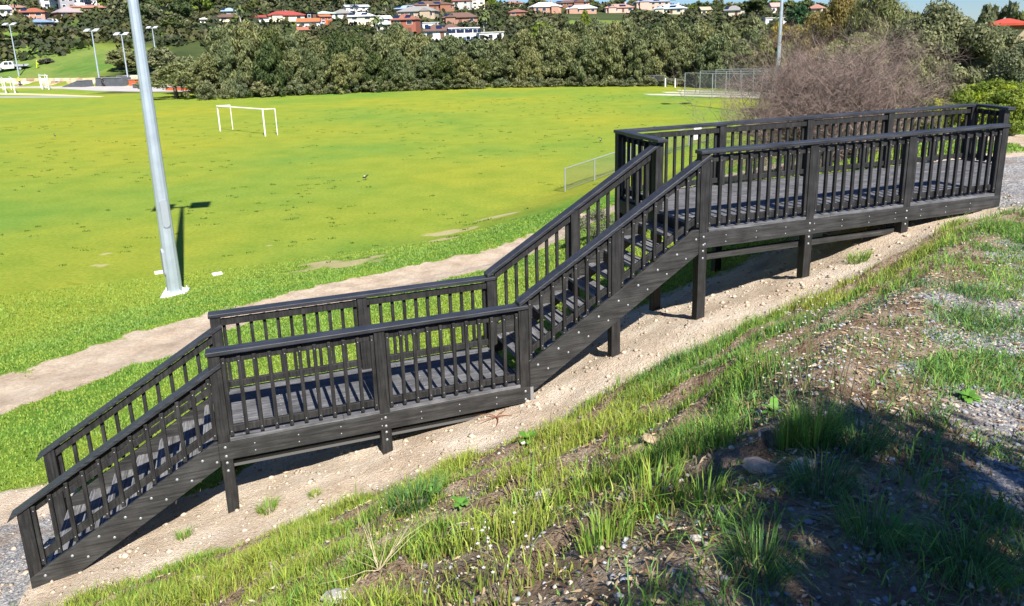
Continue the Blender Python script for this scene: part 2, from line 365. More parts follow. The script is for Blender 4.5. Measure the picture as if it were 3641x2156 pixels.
# ---------------------------------------------------------------- grass blades
def blades(x, y, h, wd, ax, ay, lean, cols, name, label, zoff=0., bend=.5, kind='stuff', mat=None, parent=None, zz=None):
    n = len(x); z = Zt(x, y)+zoff if zz is None else zz
    th = rng.random(n)*np.pi; wx, wy = np.cos(th)*wd*.5, np.sin(th)*wd*.5
    lx, ly = ax*lean*h, ay*lean*h
    V = np.empty((n, 5, 3), np.float32); zb = z-.01
    V[:, 0] = np.stack([x-wx, y-wy, zb], -1); V[:, 1] = np.stack([x+wx, y+wy, zb], -1)
    mx, my, mz = x+lx*.35, y+ly*.35, z+h*.58*np.sqrt(np.maximum(1-(lean*.5)**2, .1))
    V[:, 2] = np.stack([mx+wx*.8, my+wy*.8, mz], -1); V[:, 3] = np.stack([mx-wx*.8, my-wy*.8, mz], -1)
    V[:, 4] = np.stack([x+lx, y+ly, z+h*np.sqrt(np.maximum(1-lean**2, .06))*(1-bend*.15)], -1)
    base = (np.arange(n)*5)[:, None]
    lp = np.concatenate([base+np.array([0, 1, 2, 3]), base+np.array([3, 2, 4])], 1).ravel()
    cc = np.repeat(cols[:, None, :], 5, 1)
    me = np_mesh(name, V.reshape(-1, 3), lp, np.tile([4, 3], n), mat or leafmat('grass_blade', .35, .5), cc.reshape(-1, 3))
    o = link(name, me, parent=parent)
    if label: tag(o, label, 'grass', kind=kind)
    return o
def gcol(n, k, dry=.1):                      # k: 0 yellow-green .. 1 blue-green
    k = np.clip(k+rng.normal(0, .18, n), 0, 1)[:, None]
    a = np.array([.38, .44, .07]); b = np.array([.20, .38, .065]); c = np.array([.095, .21, .085])
    col_ = np.where(k < .5, a+(b-a)*k*2, b+(c-b)*(k*2-1))
    col_ = col_*(.7+.6*rng.random((n, 1)))
    d = rng.random(n) < dry; col_[d] = np.array([.36, .29, .13])*(.6+.6*rng.random((d.sum(), 1)))
    return col_
def scatter(n, s0, s1, t0, t1):
    s = rng.uniform(s0, s1, n); t = rng.uniform(t0, t1, n); x, y = W(s, t); return s, t, x, y
def bank_grass():
    s, t, x, y = scatter(1150000, -5.5, 16, -8.2, .2)
    m = masks(x, y); n1 = fbm(s, t, .55, 31); n2 = fbm(s, t, 2.1, 32); n3 = vn(s, t, 7, 33)
    streak = ((-t*1.1+.25*s+1.3*fbm(s, t, .8, 8)) % 1)
    d = m['bank']*(.25+1.9*sstep(.36, .6, n1*.5+n2*.5))*(1-.85*sstep(.72, .9, streak))*(1-m['sand'])
    d = d*np.interp(s, [-4, 3, 6, 12], [1, .85, .55, .5])*np.interp(-t, [0, 2.2, 4.5, 6.5], [1.1, 1.0, .55, .35])
    # matted tufts on the gravel path
    gg = np.maximum(m['grav'], m['rim']); tuft = sstep(.50, .62, fbm(s*.7, t, 1.5, 35)*.6+.4*n2)*gg*.8*(s < 9.5)+.7*sstep(.51, .60, fbm(s*.5, t, 1.2, 36))*gg*(s > 3.6)*(s < 12.5)
    d = np.maximum(d, tuft)
    d = d*(1-.62*m['rim']*(m['grav'] < .5))
    d = d*((x**2+y**2) > 1.0)
    k = rng.random(len(s)) < d*.62*(.5+n3)
    s, t, x, y, n1, n2 = [a[k] for a in (s, t, x, y, n1, n2)]; gv = np.maximum(m['grav'], .9*m['rim'])[k]; n = len(s)
    h = (.04+.085*rng.random(n))*(.5+1.3*sstep(.35, .7, n2))*(1-.25*gv)
    tall = rng.random(n) < .05; h[tall] *= 1.6
    a = rng.random(n)*2*np.pi; ln = np.clip(rng.normal(.42, .22, n)+.42*gv, .05, .97)
    kk = np.clip(.26+1.5*(n1-.45)+.45*gv+.025*s-.22*(t > -2.2), 0, 1)
    blades(x, y, h, .0038+.0040*rng.random(n)*(1+.05*np.hypot(x, y)), np.cos(a), np.sin(a), ln, gcol(n, kk, .13), 'grass', 'green and straw coloured grass growing on the sloping bank in front of the walkway')
bank_grass()
def turf_grass():                              # mown grass between walkway, track and field
    s, t, x, y = scatter(520000, -9, 17, .6, 17)
    m = masks(x, y); n2 = fbm(s, t, 1.6, 41)
    d = (1-sstep(.3, .6, m['sand']+.5*(n2-.5)))*(1-sstep(.35, .65, m['dirt']+.4*(n2-.5)))*(1-m['grav'])*(1-sstep(.15, .5, m['worn']))*np.interp(t, [1, 12, 17], [1, .75, .3])
    k = rng.random(len(s)) < d*.8
    s, t, x, y, n2 = [a[k] for a in (s, t, x, y, n2)]; n = len(s); r = np.hypot(x, y)
    a = rng.random(n)*2*np.pi
    lush = m['lush'][k]
    c = gcol(n, .22+.30*lush*sstep(.3, .6, n2)+.35*(n2-.5), .03); c = c*.55+.45*c.mean(0)
    blades(x, y, (.025+.03*rng.random(n))*(1+.5*(n2 > .6)), .008+.0009*r, np.cos(a), np.sin(a), np.clip(rng.normal(.5, .2, n), .1, .9), c, 'turf', 'short green turf on the slope between the walkway and the sports field')
turf_grass()
def field_tufts():
    n0 = 2200; s = rng.uniform(-30, 45, n0); t = rng.uniform(14, 75, n0); x, y = W(s, t)
    dd = np.hypot(x, y)
    k = (rng.random(n0) < (fbm(x, y, .12, 51) > .47)*.9*np.clip(40/dd, 0, 1)+.1) & (masks(x, y)['dirt'] < .3); x, y = x[k], y[k]
    nb = 16; X2 = np.repeat(x, nb)+rng.normal(0, .11, len(x)*nb)*np.repeat(.5+rng.random(len(x)), nb); Y2 = np.repeat(y, nb)+rng.normal(0, .05, len(x)*nb); n = len(X2)
    a = rng.random(n)*2*np.pi
    c = np.array([.10, .18, .03])*(.6+.9*rng.random((n, 1)))
    blades(X2, Y2, .035+.05*rng.random(n), .02+.02*rng.random(n), np.cos(a), np.sin(a), np.full(n, .45), c, 'field_tufts', 'small dark tufts of coarse grass scattered over the sports field')
field_tufts()
# ---------------------------------------------------------------- loose stones
def stones(name, label, x, y, size, cols, mat, flat=.6, sink=.25):
    n = len(x); base = np.array([(0,0,1),(.9,0,.25),(.28,.86,.2),(-.75,.5,.3),(-.7,-.55,.2),(.3,-.85,.3),(.45,.3,-.7),(-.5,0,-.7),(.2,-.4,-.7)])
    tri = np.array([(0,1,2),(0,2,3),(0,3,4),(0,4,5),(0,5,1),(1,6,2),(2,6,3),(3,6,7),(3,7,4),(4,7,8),(4,8,5),(5,8,1),(1,8,6),(6,8,7)])
    V = base[None]*(1+.28*rng.normal(0, 1, (n, 9, 3))).clip(.5, 1.5)
    a = rng.random(n)*2*np.pi; ca, sa = np.cos(a)[:, None], np.sin(a)[:, None]
    ex = (.7+.7*rng.random(n))[:, None]; vx = V[..., 0]*ex; vy = V[..., 1]; vz = V[..., 2]*flat
    S_ = size[:, None]; z = Zt(x, y)
    P3 = np.stack([x[:, None]+(vx*ca-vy*sa)*S_, y[:, None]+(vx*sa+vy*ca)*S_, z[:, None]+(vz+flat*(1-2*sink)*.6)*S_], -1)
    lp = (tri[None]+(np.arange(n)*9)[:, None, None]).ravel()
    me = np_mesh(name, P3.reshape(-1, 3), lp, np.full(n*14, 3), mat, np.repeat(cols[:, None], 9, 1).reshape(-1, 3))
    return tag(link(name, me), label, 'stones', kind='stuff')
stone_mat = leafmat('pebble', 0, .8)
def loose():
    # near path gravel
    s = rng.uniform(-1, 9, 95000); t = rng.uniform(-8, -1.2, 95000); x, y = W(s, t); m = masks(x, y); r = np.hypot(x, y)
    k = (rng.random(len(s)) < np.clip(m['grav']+.12*m['bank']+.62*m['rim']*.6*(.3+fbm(s, t, 2, 71)), 0, 1)*np.clip(7/r**1.3, .1, 1)) & (r > .8); x, y = x[k], y[k]; n = len(x); gv = m['grav'][k][:, None]
    g = rng.random((n, 1)); c = np.array([.24, .25, .275])*(.45+1.2*g); p = rng.random(n) < .34; c[p] = np.array([.50, .43, .35])*(.6+.6*rng.random((p.sum(), 1)))
    stones('gravel', 'loose blue-grey and cream gravel lying on the path and upper bank', x, y, .004+.015*rng.random(n)**3.2, c, stone_mat)
    # sandy rubble under and beside the walkway
    s = rng.uniform(-3, 12, 16000); t = rng.uniform(-1.6, 3, 16000); x, y = W(s, t); m = masks(x, y); k = rng.random(len(s)) < m['sand']*.6; x, y = x[k], y[k]; n = len(x)
    c = np.array([.56, .465, .365])*(.5+.6*rng.random((n, 1)))
    stones('rubble', 'pale crumbled stones strewn over the sandy strip beside the walkway', x, y, .004+.030*rng.random(n)**6, c, stone_mat)
    s = rng.uniform(-2.5, 11, 900); t = rng.uniform(-.8, 2.2, 900); x, y = W(s, t); k = rng.random(900) < masks(x, y)['sand']*.7; x, y = x[k], y[k]; n = len(x)
    stones('clods', 'clods of pale crumbly earth heaped along the sandy cut', x, y, .012+.035*rng.random(n)**2, np.array([.56, .45, .34])*(.75+.4*rng.random((n, 1))), stone_mat, sink=.45)
loose()

def litter():
    """dead leaves, thatch and bark chips on the bank"""
    s, t, x, y = scatter(75000, -3, 13, -8, -.5); m = masks(x, y); r = np.hypot(x, y)
    k = (rng.random(len(s)) < (m['bank']*.55+.5*m['rim'])*(.25+1.2*fbm(s, t, 1.7, 61))*np.clip(8/r**1.1, .2, 1)) & (r > .8); x, y = x[k], y[k]; n = len(x)
    z = Zt(x, y)+.004+.012*rng.random(n); a = rng.random(n)*6.283; L = .008+.035*rng.random(n)**2.5; w_ = .003+.006*rng.random(n)
    ux, uy = np.cos(a)*L, np.sin(a)*L; vx, vy = -np.sin(a)*w_, np.cos(a)*w_; tz = rng.normal(0, .3, n)*L
    V = np.stack([np.stack([x-ux, y-uy, z-tz*.5], -1), np.stack([x+vx, y+vy, z+.003], -1), np.stack([x+ux, y+uy, z+tz*.5], -1), np.stack([x-vx, y-vy, z-.001], -1)], 1).reshape(-1, 3)
    c = np.array([[.42,.32,.19],[.22,.13,.07],[.50,.42,.30],[.11,.06,.04]])[rng.choice(4, n, p=[.4,.28,.17,.15])]*(.6+.7*rng.random((n, 1)))
    me = np_mesh('leaf_litter', V, np.arange(n*4), np.full(n, 4), leafmat('litter', .1, .85), np.repeat(c[:, None], 4, 1).reshape(-1, 3))
    tag(link('leaf_litter', me), 'brown leaf litter and straw lying over the soil of the bank', 'litter', kind='stuff')
litter()
# ---------------------------------------------------------------- the timber-look walkway
PLK = P('black_board', (.021, .0207, .021), .58, .30, vary=.35, vscale=6, bump=.25, bscale=60, grain=(45, 45, 2.5))
CAPM = P('black_cap', (.026, .028, .034), .40, .5, vary=.25, vscale=5, bump=.1, bscale=60, grain=(2.5, 60, 60))
FASM = P('fascia_board', (.031, .031, .031), .6, .3, vary=.35, vscale=4, bump=.3, bscale=40, grain=(2, 40, 40))
DECKM = P('deck_board', (.100, .101, .108), .62, .3, vary=.3, vscale=7, bump=.25, bscale=50, grain=(2, 50, 50))
TREADM = P('tread_board', (.125, .125, .13), .6, .3, vary=.35, vscale=6, bump=.25, bscale=50, grain=(50, 3, 50))
GALV = P('galvanised', (.34, .36, .38), .45, .4, .4, vary=.12, vscale=8)
NOSE = P('nosing_strip', (.34, .36, .39), .4, .5, .3)
def walkway():
    ZB = 1.28
    root = empty('elevated_walkway', (BX, BY, Z0-ZB), YAW)
    tag(root, 'black stepped walkway with two stair flights, two decks and slatted railings on the bank', 'walkway')
    class M(MB):
        def build(s, name, mat, parent=root, smooth=False, bevel=.004):
            s.v = [(a, b, c+ZB) for a, b, c in s.v]; return MB.build(s, name, mat, parent, smooth, bevel)
    Wd, W2, DZ, PW = 1.209, 2.323, 1.6524, .12
    def gz(s, t): x, y = W(s, t); return z1(x, y)-Z0
    # posts: name, s centre, t near face, top z, foot
    N = {0:-1.94, 1:0., 2:1.7244, 3:3.431, 4:4.65, 5:5.868, 6:7.505, 7:9.158, 8:10.87}
    zc_up = lambda s: 1.012+.6105*(s-3.333)       # underside of upper stair cap
    zc_lo = lambda s: -.302+.598*(s+1.893)
    zs_up = lambda s: .295+.608*(s-3.48); zs_lo = lambda s: -1.065+.581*(s+1.939)
    def post(s, t, top, bot=None, tops=None, h=PW):
        b = gz(s, t+.06)-.25 if bot is None else bot
        a0, a1 = s-h/2, s+h/2
        if tops: M().prism([(a0, b), (a1, b), (a1, tops(a1)), (a0, tops(a0))], t, t+PW).build('post', PLK)
        else: M().box(a0, a1, t, t+PW, b, top).build('post', PLK)
    for s in (N[1], N[2], N[3]):
        for t in (0, Wd): post(s, t, 1.0)
    for t in (0, Wd):
        post(N[0], t, 0, tops=zc_lo); post(N[4], t, 0, tops=zc_up)
    post(N[5], 0, DZ+1.0); post(5.93, Wd, DZ+1.0)
    for s in (N[6], N[7], N[8]): post(s, 0, DZ+1.0)
    for s in (5.93, 7.7232, 9.4129, 11.119, 13.02): post(s, W2, DZ+1.0)
    post(12.96, 1.64, DZ+1.0)
    # cap rails
    def cap(s0, s1, z, t0=-.022, t1=.135): return M().box(s0, s1, t0, t1, z, z+.045).build('handrail', CAPM, bevel=.006)
    def capslope(s0, s1, zf, t0=-.022, t1=.135, th=.052, drop=0):
        return M().prism([(s0, zf(s0)), (s1, zf(s1)), (s1, zf(s1)+th), (s0+(.03 if drop else 0), zf(s0)+th)], t0, t1).build('handrail', CAPM, bevel=.006)
    cap(-.075, 3.49, 1.0); cap(-.075, 3.49, 1.0, Wd-.015, Wd+.142)
    capslope(3.375, 5.932, zc_up); capslope(3.375, 6.0, zc_up, Wd-.015, Wd+.142)
    capslope(-2.09, .062, zc_lo, drop=1); capslope(-2.09, .062, zc_lo, Wd-.015, Wd+.142, drop=1)
    zr = DZ+1.0
    M().prism([(5.79, zr), (10.93, zr), (10.93, zr+.045), (5.79, zr+.045)], -.022, .135).build('handrail', CAPM, bevel=.006)
    M().box(6.01, 13.10, W2-.015, W2+.142, zr, zr+.045).build('handrail', CAPM, bevel=.006)
    M().box(5.855, 6.007, Wd-.07, W2+.142, zr, zr+.045).build('handrail', CAPM, bevel=.006)
    v = [(12.89,1.58),(13.04,1.56),(13.17,2.30),(13.10,W2+.142),(13.02,2.30)]
    M().add([(a, b, zr) for a, b in v]+[(a, b, zr+.046) for a, b in v], [tuple(range(4, -1, -1)), tuple(range(5, 10))]+[(i, (i+1)%5, (i+1)%5+5, i+5) for i in range(5)]).build('handrail', CAPM, bevel=.004)
    # rails and balusters
    bal = []                                    # (s, t, z0, z1)
    screws = M()
    def bay(sa, sb, near, base, n=11, tt=0., top=True):
        r0, r1 = (tt+.048, tt+.092) if near else (tt+.028, tt+.072)
        b0, b1 = (tt+.006, tt+.047) if near else (tt+.073, tt+.114)
        a, b = sa+PW/2, sb-PW/2
        M().box(a, b, r0, r1, base+.085, base+.165).build('rail', PLK)
        M().box(a, b, r0, r1, base+.885, base+.965).build('rail', PLK)
        for k in range(n):
            s = a+.026+(b-a-.052)*k/(n-1); bal.append((s, b0, b1, base+.062, base+.955, near))
    for a, b in ((N[1], N[2]), (N[2], N[3])): bay(a, b, True, 0); bay(a, b, False, 0, tt=Wd)
    for a, b in ((N[5], N[6]), (N[6], N[7]), (N[7], N[8])): bay(a, b, True, DZ)
    for a, b, n in ((5.93, 7.7232, 12), (7.7232, 9.4129, 11), (9.4129, 11.119, 11), (11.119, 13.02, 12)): bay(a, b, False, DZ, n, W2)
    def sbay(sa, sb, near, zt, zb, n, tt=0.):
        r0, r1 = (tt+.048, tt+.092) if near else (tt+.028, tt+.072)
        b0, b1 = (tt+.006, tt+.047) if near else (tt+.073, tt+.114)
        a, b = sa+PW/2, sb-PW/2
        for off, f in ((-.115, zt), (.075, zb)):
            M().prism([(a, f(a)+off), (b, f(b)+off), (b, f(b)+off+.085), (a, f(a)+off+.085)], r0, r1).build('rail', PLK)
        for k in range(n):
            s = a+.026+(b-a-.052)*k/(n-1); bal.append((s, b0, b1, zb(s)+.035, zt(s)-.03, near))
    for nr, tt in ((True, 0.), (False, Wd)):
        sbay(N[0], N[1], nr, zc_lo, zs_lo, 12, tt); sbay(N[3], N[4], nr, zc_up, zs_up, 8, tt); sbay(N[4], N[5], nr, zc_up, zs_up, 8, tt)
    vis = sorted(bal, key=lambda b: (not b[5], b[0] > 6, -b[0]))
    protos = {}; rest = M()
    for i, (s, b0, b1, z0_, z1_, near) in enumerate(vis):
        if i < 100:
            M().box(s-.02, s+.02, b0, b1, z0_, z1_).build('baluster', PLK)
        else: rest.box(s-.02, s+.02, b0, b1, z0_, z1_)
        yy = b0 if near else b0-.044
        for z in (z0_+.055, z1_-.05):
            near and screws.ball((s, yy, z), .0066, .004, .0066, 6, 4)
    # returns at both ends of the upper deck
    def ret(sa, ta, sb, tb, n):
        d = Vector((sb-sa, tb-ta, 0)); L = d.length; d.normalize(); p = Vector((-d.y, d.x, 0))
        def bar(u0, u1, w0, w1, z0_, z1_, into):
            pts = [Vector((sa, ta, 0))+d*u+p*w_ for u, w_ in ((u0, w0), (u1, w0), (u1, w1), (u0, w1))]
            into.add([(q_.x, q_.y, z0_) for q_ in pts]+[(q_.x, q_.y, z1_) for q_ in pts], [(0,3,2,1),(4,5,6,7),(0,1,5,4),(1,2,6,5),(2,3,7,6),(3,0,4,7)])
        for z in (.085, .885):
            m_ = M(); bar(0, L, -.02, .02, DZ+z, DZ+z+.08, m_); m_.build('rail', PLK)
        for k in range(n):
            u = (k+.5)*L/n; bar(u-.02, u+.02, -.061, -.021, DZ+.062, DZ+.955, rest)
    ret(5.95, W2, 5.95, Wd+.12, 6); ret(13.06, W2, 12.96, 1.76, 4)
    tag(rest.build('baluster', PLK), kind='stuff')
    screws.build('screw', GALV, smooth=True, bevel=0); kids(root)[-1]['kind'] = 'stuff'
    # decks: boards run along the walkway
    def boards(t0, t1, s0, s1f, z, name='deck', bw=.137):
        t = t0; i = 0
        while t < t1-.02:
            e = min(t+bw-.005, t1); s1 = min(s1f(t), s1f(e)); m_ = M(); js = [s0]+([s0+(s1-s0)*(.38+.24*((i*7)%3)/2)] if s1-s0 > 2.5 else [])+[s1]
            for a, b in zip(js[:-1], js[1:]): m_.box(a+.0015, b-.0015, t, e, z+.002, z+.04)
            m_.build('deck_board', DECKM, bevel=.003); t += bw; i += 1
    boards(.006, Wd+.115, -.06, lambda t: 3.42, 0.); boards(.006, W2+.115, 5.945, lambda t: 10.93 if t < .0 else 10.93+(13.02-10.93)*min(1, t/1.75), DZ)
    # edge beams
    def beam(s0, s1, t0, t1, z0_, z1_, name='edge_beam', m_=FASM): return M().box(s0, s1, t0, t1, z0_, z1_).build(name, m_)
    beam(-.067, 3.49, -.004, .042, -.2, 0); beam(-.067, 3.49, Wd+.082, Wd+.124, -.2, 0)
    beam(3.493, 3.535, -.006, .3, -.2, -.004, 'beam_end', P('cut_end', (.22, .22, .225), .7))
    beam(5.806, 10.93, -.004, .042, DZ-.2, DZ); beam(5.87, 13.08, W2+.082, W2+.124, DZ-.2, DZ)
    beam(5.87, 5.912, Wd+.1, W2+.08, DZ-.2, DZ)
    beam(.0, 3.3, .122, .165, -.36, -.29, 'bearer', P('grey_bearer', (.10,.10,.10), .7)); beam(5.93, 9.3, .122, .165, DZ-.40, DZ-.31, 'bearer')
    beam(0, 3.4, Wd-.06, Wd-.015, -.36, -.22, 'bearer'); beam(5.93, 11, W2-.06, W2-.015, DZ-.40, DZ-.22, 'bearer')
    for k in range(8): beam(.06+k*.48, .105+k*.48, .043, Wd+.081, -.2, -.002, 'joist')
    for k in range(15):
        sj = 6.0+k*.48; t0 = .043 if sj < 10.85 else (sj+.045-10.93)/(13.02-10.93)*1.75+.06
        if t0 < W2-.1: beam(sj, sj+.045, t0, W2+.081, DZ-.2, DZ-.002, 'joist')
    M().add([(10.93,0,DZ-.2),(13.05,1.79,DZ-.2),(13.02,1.83,DZ-.2),(10.90,.04,DZ-.2),(10.93,0,DZ),(13.05,1.79,DZ),(13.02,1.83,DZ),(10.90,.04,DZ)], [(0,3,2,1),(4,5,6,7),(0,1,5,4),(1,2,6,5),(2,3,7,6),(3,0,4,7)]).build('edge_beam', FASM)
    beam(13.04, 13.08, 1.8, W2+.08, DZ-.2, DZ)
    # stringers
    def string(pts):
        for t0, t1 in ((-.004, .042), (Wd+.082, Wd+.126)): M().prism(pts, t0, t1).build('stringer', FASM)
    string([(-1.9, -1.36), (-.068, -.262), (-.068, .02), (-.10, .02), (-2.0, -1.10), (-2.0, -1.36)])
    string([(3.494, -.05), (3.56, -.05), (5.802, 1.385), (5.802, 1.70), (5.72, 1.70), (3.494, .305)])
    # treads and nosing
    for n_, s_first, z_first, cnt in ((0, 3.495, .04, 9), (1, -1.86, -1.27, 7)):
        for k in range(cnt):
            s = s_first+.27*k; z = z_first+.1655*(k+1)-(0 if n_ == 0 else .002)
            for j in range(2): M().box(s+.003+j*.137, s+.135+j*.137, .043, Wd+.081, z-.04, z).build('tread', TREADM, bevel=.003)
            ns = M().box(s-.004, s+.003, .08, Wd+.04, z-.035, z+.003)
            for o_ in (.03,): ns.box(s+o_, s+o_+.006, .08, Wd+.04, z, z+.0035)
            ns.build('nosing', NOSE if n_ else P('nosing_dark', (.2, .2, .21), .35, .6), bevel=0)
    M().box(5.90, 5.942, .05, Wd+.08, DZ-.16, DZ+.002).build('riser', PLK)
    M().box(5.935, 5.945, .08, Wd+.04, DZ+.002, DZ+.044).build('nosing', MC['nosing_dark'], bevel=0)
    M().box(-.10, -.062, .05, Wd+.08, -.16, -.002).build('riser', PLK)
    # carriage bolts
    def bolt(s, z, r=.016, t=-.004): M().ball((s, t, z), r, r*.55, r, 10, 6).build('bolt', GALV, smooth=True, bevel=0)
    for s, off in ((0, 0), (N[2], 0), (N[3], 0), (N[5], DZ), (N[6], DZ), (N[7], DZ)):
        bolt(s, off-.05); bolt(s, off-.155)
    for s, off in ((0, 0), (N[2], 0), (N[5], DZ), (N[6], DZ)):
        bolt(s, off-.235, t=0); bolt(s, off-.33, t=0)
    bolt(N[7], DZ-.24, t=0)
    for k in range(9):
        s = 3.60+.27*k; bolt(s, zs_up(s)-.10); 
        if k % 2 == 0 or k > 0: bolt(s+.13, zs_up(s+.13)-.25, .013)
    for k in range(7): s = -1.86+.27*k; bolt(s, zs_lo(s)-.08 if k else -1.10, .016); bolt(s+.14, zs_lo(s+.14)-.21, .015) if k > 0 else None
    sc2 = M()
    for k in range(20):
        for z in (-.06, -.145):
            for a, b, o_ in ((.3, 3.4, 0), (6.2, 10.8, DZ)):
                s = a+k*.46
                if s < b: sc2.ball((s, -.004, o_+z), .009, .005, .009, 6, 4)
    for s in np.arange(.2, 3.4, .42):
        for t in np.arange(.07, Wd, .137): sc2.ball((s, t, .041), .008, .008, .004, 6, 4)
    for s in np.arange(6.2, 11, .45):
        for t in np.arange(.07, W2, .137): sc2.ball((s, t, DZ+.041), .008, .008, .004, 6, 4)
    o = sc2.build('deck_screw', GALV, smooth=True, bevel=0); o['kind'] = 'stuff'
    return root
walkway()
# ---------------------------------------------------------------- foliage
def crown_mesh(name, clumps, leaf, per, pal, droop=0., elong=1.8, seed=0, spread=.55):
    """clumps: list of (x, y, z, r); many small leaf faces scattered through each clump"""
    g_ = np.random.default_rng(seed); c = np.array(clumps, float); n = len(c)*per
    k = np.repeat(np.arange(len(c)), per)
    d = g_.normal(size=(n, 3)); d /= np.linalg.norm(d, axis=1)[:, None]
    r = c[k, 3]*(g_.random(n)**.45)
    p = c[k, :3]+d*r[:, None]*np.array([1, 1, 1.5 if droop else .85])
    nrm = d*.9+g_.normal(size=(n, 3))*spread; nrm /= np.linalg.norm(nrm, axis=1)[:, None]
    up = np.tile([0, 0, 1.], (n, 1))+g_.normal(size=(n, 3))*(.25 if droop else 1.2)
    a = np.cross(nrm, up); a /= np.linalg.norm(a, axis=1)[:, None]+1e-9; b = np.cross(nrm, a)
    L = leaf*(.6+.8*g_.random(n)); w_ = L/elong
    b *= (L*.5)[:, None]; a *= (w_*.5)[:, None]
    V = np.stack([p-b, p+a*1.0-b*.1, p+b, p-a-b*.1], 1).reshape(-1, 3)
    ck = g_.random(len(c)); t = np.clip(ck[k]+g_.normal(0, .22, n), 0, 1)[:, None]
    P0, P1 = np.array(pal[0]), np.array(pal[1]); col_ = (P0+(P1-P0)*t)*(.75+.5*g_.random((n, 1)))
    return np_mesh(name, V, np.arange(n*4), np.full(n, 4), leafmat('leaf', .32, .65, .16), np.repeat(col_[:, None], 4, 1).reshape(-1, 3))
def clump_set(kind, seed):
    g_ = random.Random(seed); out = []
    if kind == 'wall':                       # tall shaggy screening tree, leafy to the ground, unit height 1
        for i in range(125):
            z = g_.random()**.85; rmax = (.36*(1-z)**.62 if z > .25 else .28)*(.7+.6*g_.random()); a = g_.random()*6.283; r = rmax*g_.random()**.45
            out.append((r*math.cos(a), r*math.sin(a), .05+.88*z, .032+.042*g_.random()))
    elif kind == 'round':
        for i in range(52):
            u = g_.uniform(-.35, 1); a = g_.random()*6.283; q_ = math.sqrt(max(0, 1-u*u)); r = .44*g_.uniform(.6, 1)
            out.append((r*q_*math.cos(a), r*q_*math.sin(a), .44+u*(.42 if u > 0 else .62)*g_.uniform(.8, 1.05), g_.uniform(.09, .15)))
    elif kind == 'gum':                      # open crown in several heads
        hd = [(g_.uniform(-.3, .3), g_.uniform(-.3, .3), g_.uniform(.5, .85), g_.uniform(.13, .2)) for _ in range(7)]
        for hx, hy, hz, hr in hd:
            for i in range(8):
                out.append((hx+g_.gauss(0, hr*.5), hy+g_.gauss(0, hr*.5), hz+g_.gauss(0, hr*.38), g_.uniform(.05, .10)))
    elif kind == 'bush':
        for i in range(36):
            u = g_.random(); a = g_.random()*6.283; r = .55*math.sqrt(1-u*u*.9)*g_.uniform(.5, 1)
            out.append((r*math.cos(a), r*math.sin(a), .12+.72*u, g_.uniform(.12, .2)))
    return out
BARK = P('bark', (.14, .11, .085), .9, .1, vary=.35, vscale=3); PALEBARK = P('pale_bark', (.42, .38, .33), .8, .1, vary=.3, vscale=3)
def trunk_mesh(name, kind, seed):
    g_ = random.Random(seed); m = MB()
    if kind == 'wall': segs = [((0,0,-.05),(.0,.02,.45),.022,.012),((0,0,.1),(.1,.05,.4),.012,.006),((0,.01,.15),(-.12,0,.45),.012,.006),((0,.02,.45),(.02,0,.85),.012,.003)]
    elif kind == 'bush': segs = [((0,0,-.08),(.1,.05,.4),.03,.01),((0,0,-.08),(-.15,0,.4),.03,.01),((0,0,-.08),(.02,-.1,.5),.03,.01)]
    else:
        segs = [((0,0,-.05),(.02,0,.34),.035,.024)]
        for k in range(6):
            a = k*1.05+g_.random(); e = (.27*math.cos(a), .27*math.sin(a), g_.uniform(.55, .78)); mpt = (e[0]*.45, e[1]*.45, .46)
            segs += [((.02,0,.30+.01*k), mpt, .018, .012), (mpt, e, .012, .004)]
    for a, b, r0, r1 in segs: m.tube(a, b, r0, r1, 6)
    return m.mesh(name)
PAL = dict(olive=((.070,.082,.034),(.128,.138,.060)), dark=((.030,.045,.016),(.075,.092,.030)), grey=((.060,.072,.036),(.130,.135,.070)),
           bright=((.085,.130,.018),(.19,.235,.035)), gold=((.16,.13,.028),(.30,.23,.05)), tan=((.15,.125,.040),(.25,.20,.072)), yellow=((.30,.28,.02),(.48,.40,.03)),
           lime=((.12,.20,.015),(.36,.36,.02)), deep=((.022,.060,.020),(.045,.10,.035)), mauve=((.11,.09,.075),(.18,.15,.12)))
PAL = {k: tuple(tuple(c*(2.0 if k in ('olive', 'grey') else 1.9 if k == 'dark' else 1.3) for c in q) for q in v) for k, v in PAL.items()}
PROTO = {}
def tree(kind, pal, x, y, h, wid, label, group=None, name='tree', cat='tree', var=None, leaf=.34, per=62, z=None, pale=False, bury=.0):
    """h = height, wid = crown width (metres)"""
    v = random.randrange(4) if var is None else var; key = (kind, pal, v, leaf, per)
    base = {'wall': .62, 'round': .98, 'gum': .95, 'bush': 1.25}[kind]
    zz = (z1(x, y) if z is None else z)-bury
    if key not in PROTO:
        root = empty(name, (0, 0, 0))
        cm = crown_mesh('crown', clump_set(kind, v*13+len(kind)), leaf/8. if kind != 'bush' else leaf/3., per, PAL[pal], droop=kind == 'wall', elong=4.2 if kind == 'wall' else 1.8, seed=v)
        link('crown', cm, parent=root); link('trunk', trunk_mesh('trunk', kind, v), PALEBARK if pale else BARK, root)
        PROTO[key] = root; o = root
    else:
        o = copy_tree(PROTO[key]); o.name = name
        for k_ in ('group',):
            if k_ in o: del o[k_]
    o.location = (x, y, zz); o.rotation_euler = (0, 0, random.random()*6.283); o.scale = (wid/base, wid/base, h)
    tag(o, label, cat, group); return o
def px2m(dist): return dist/1885.8
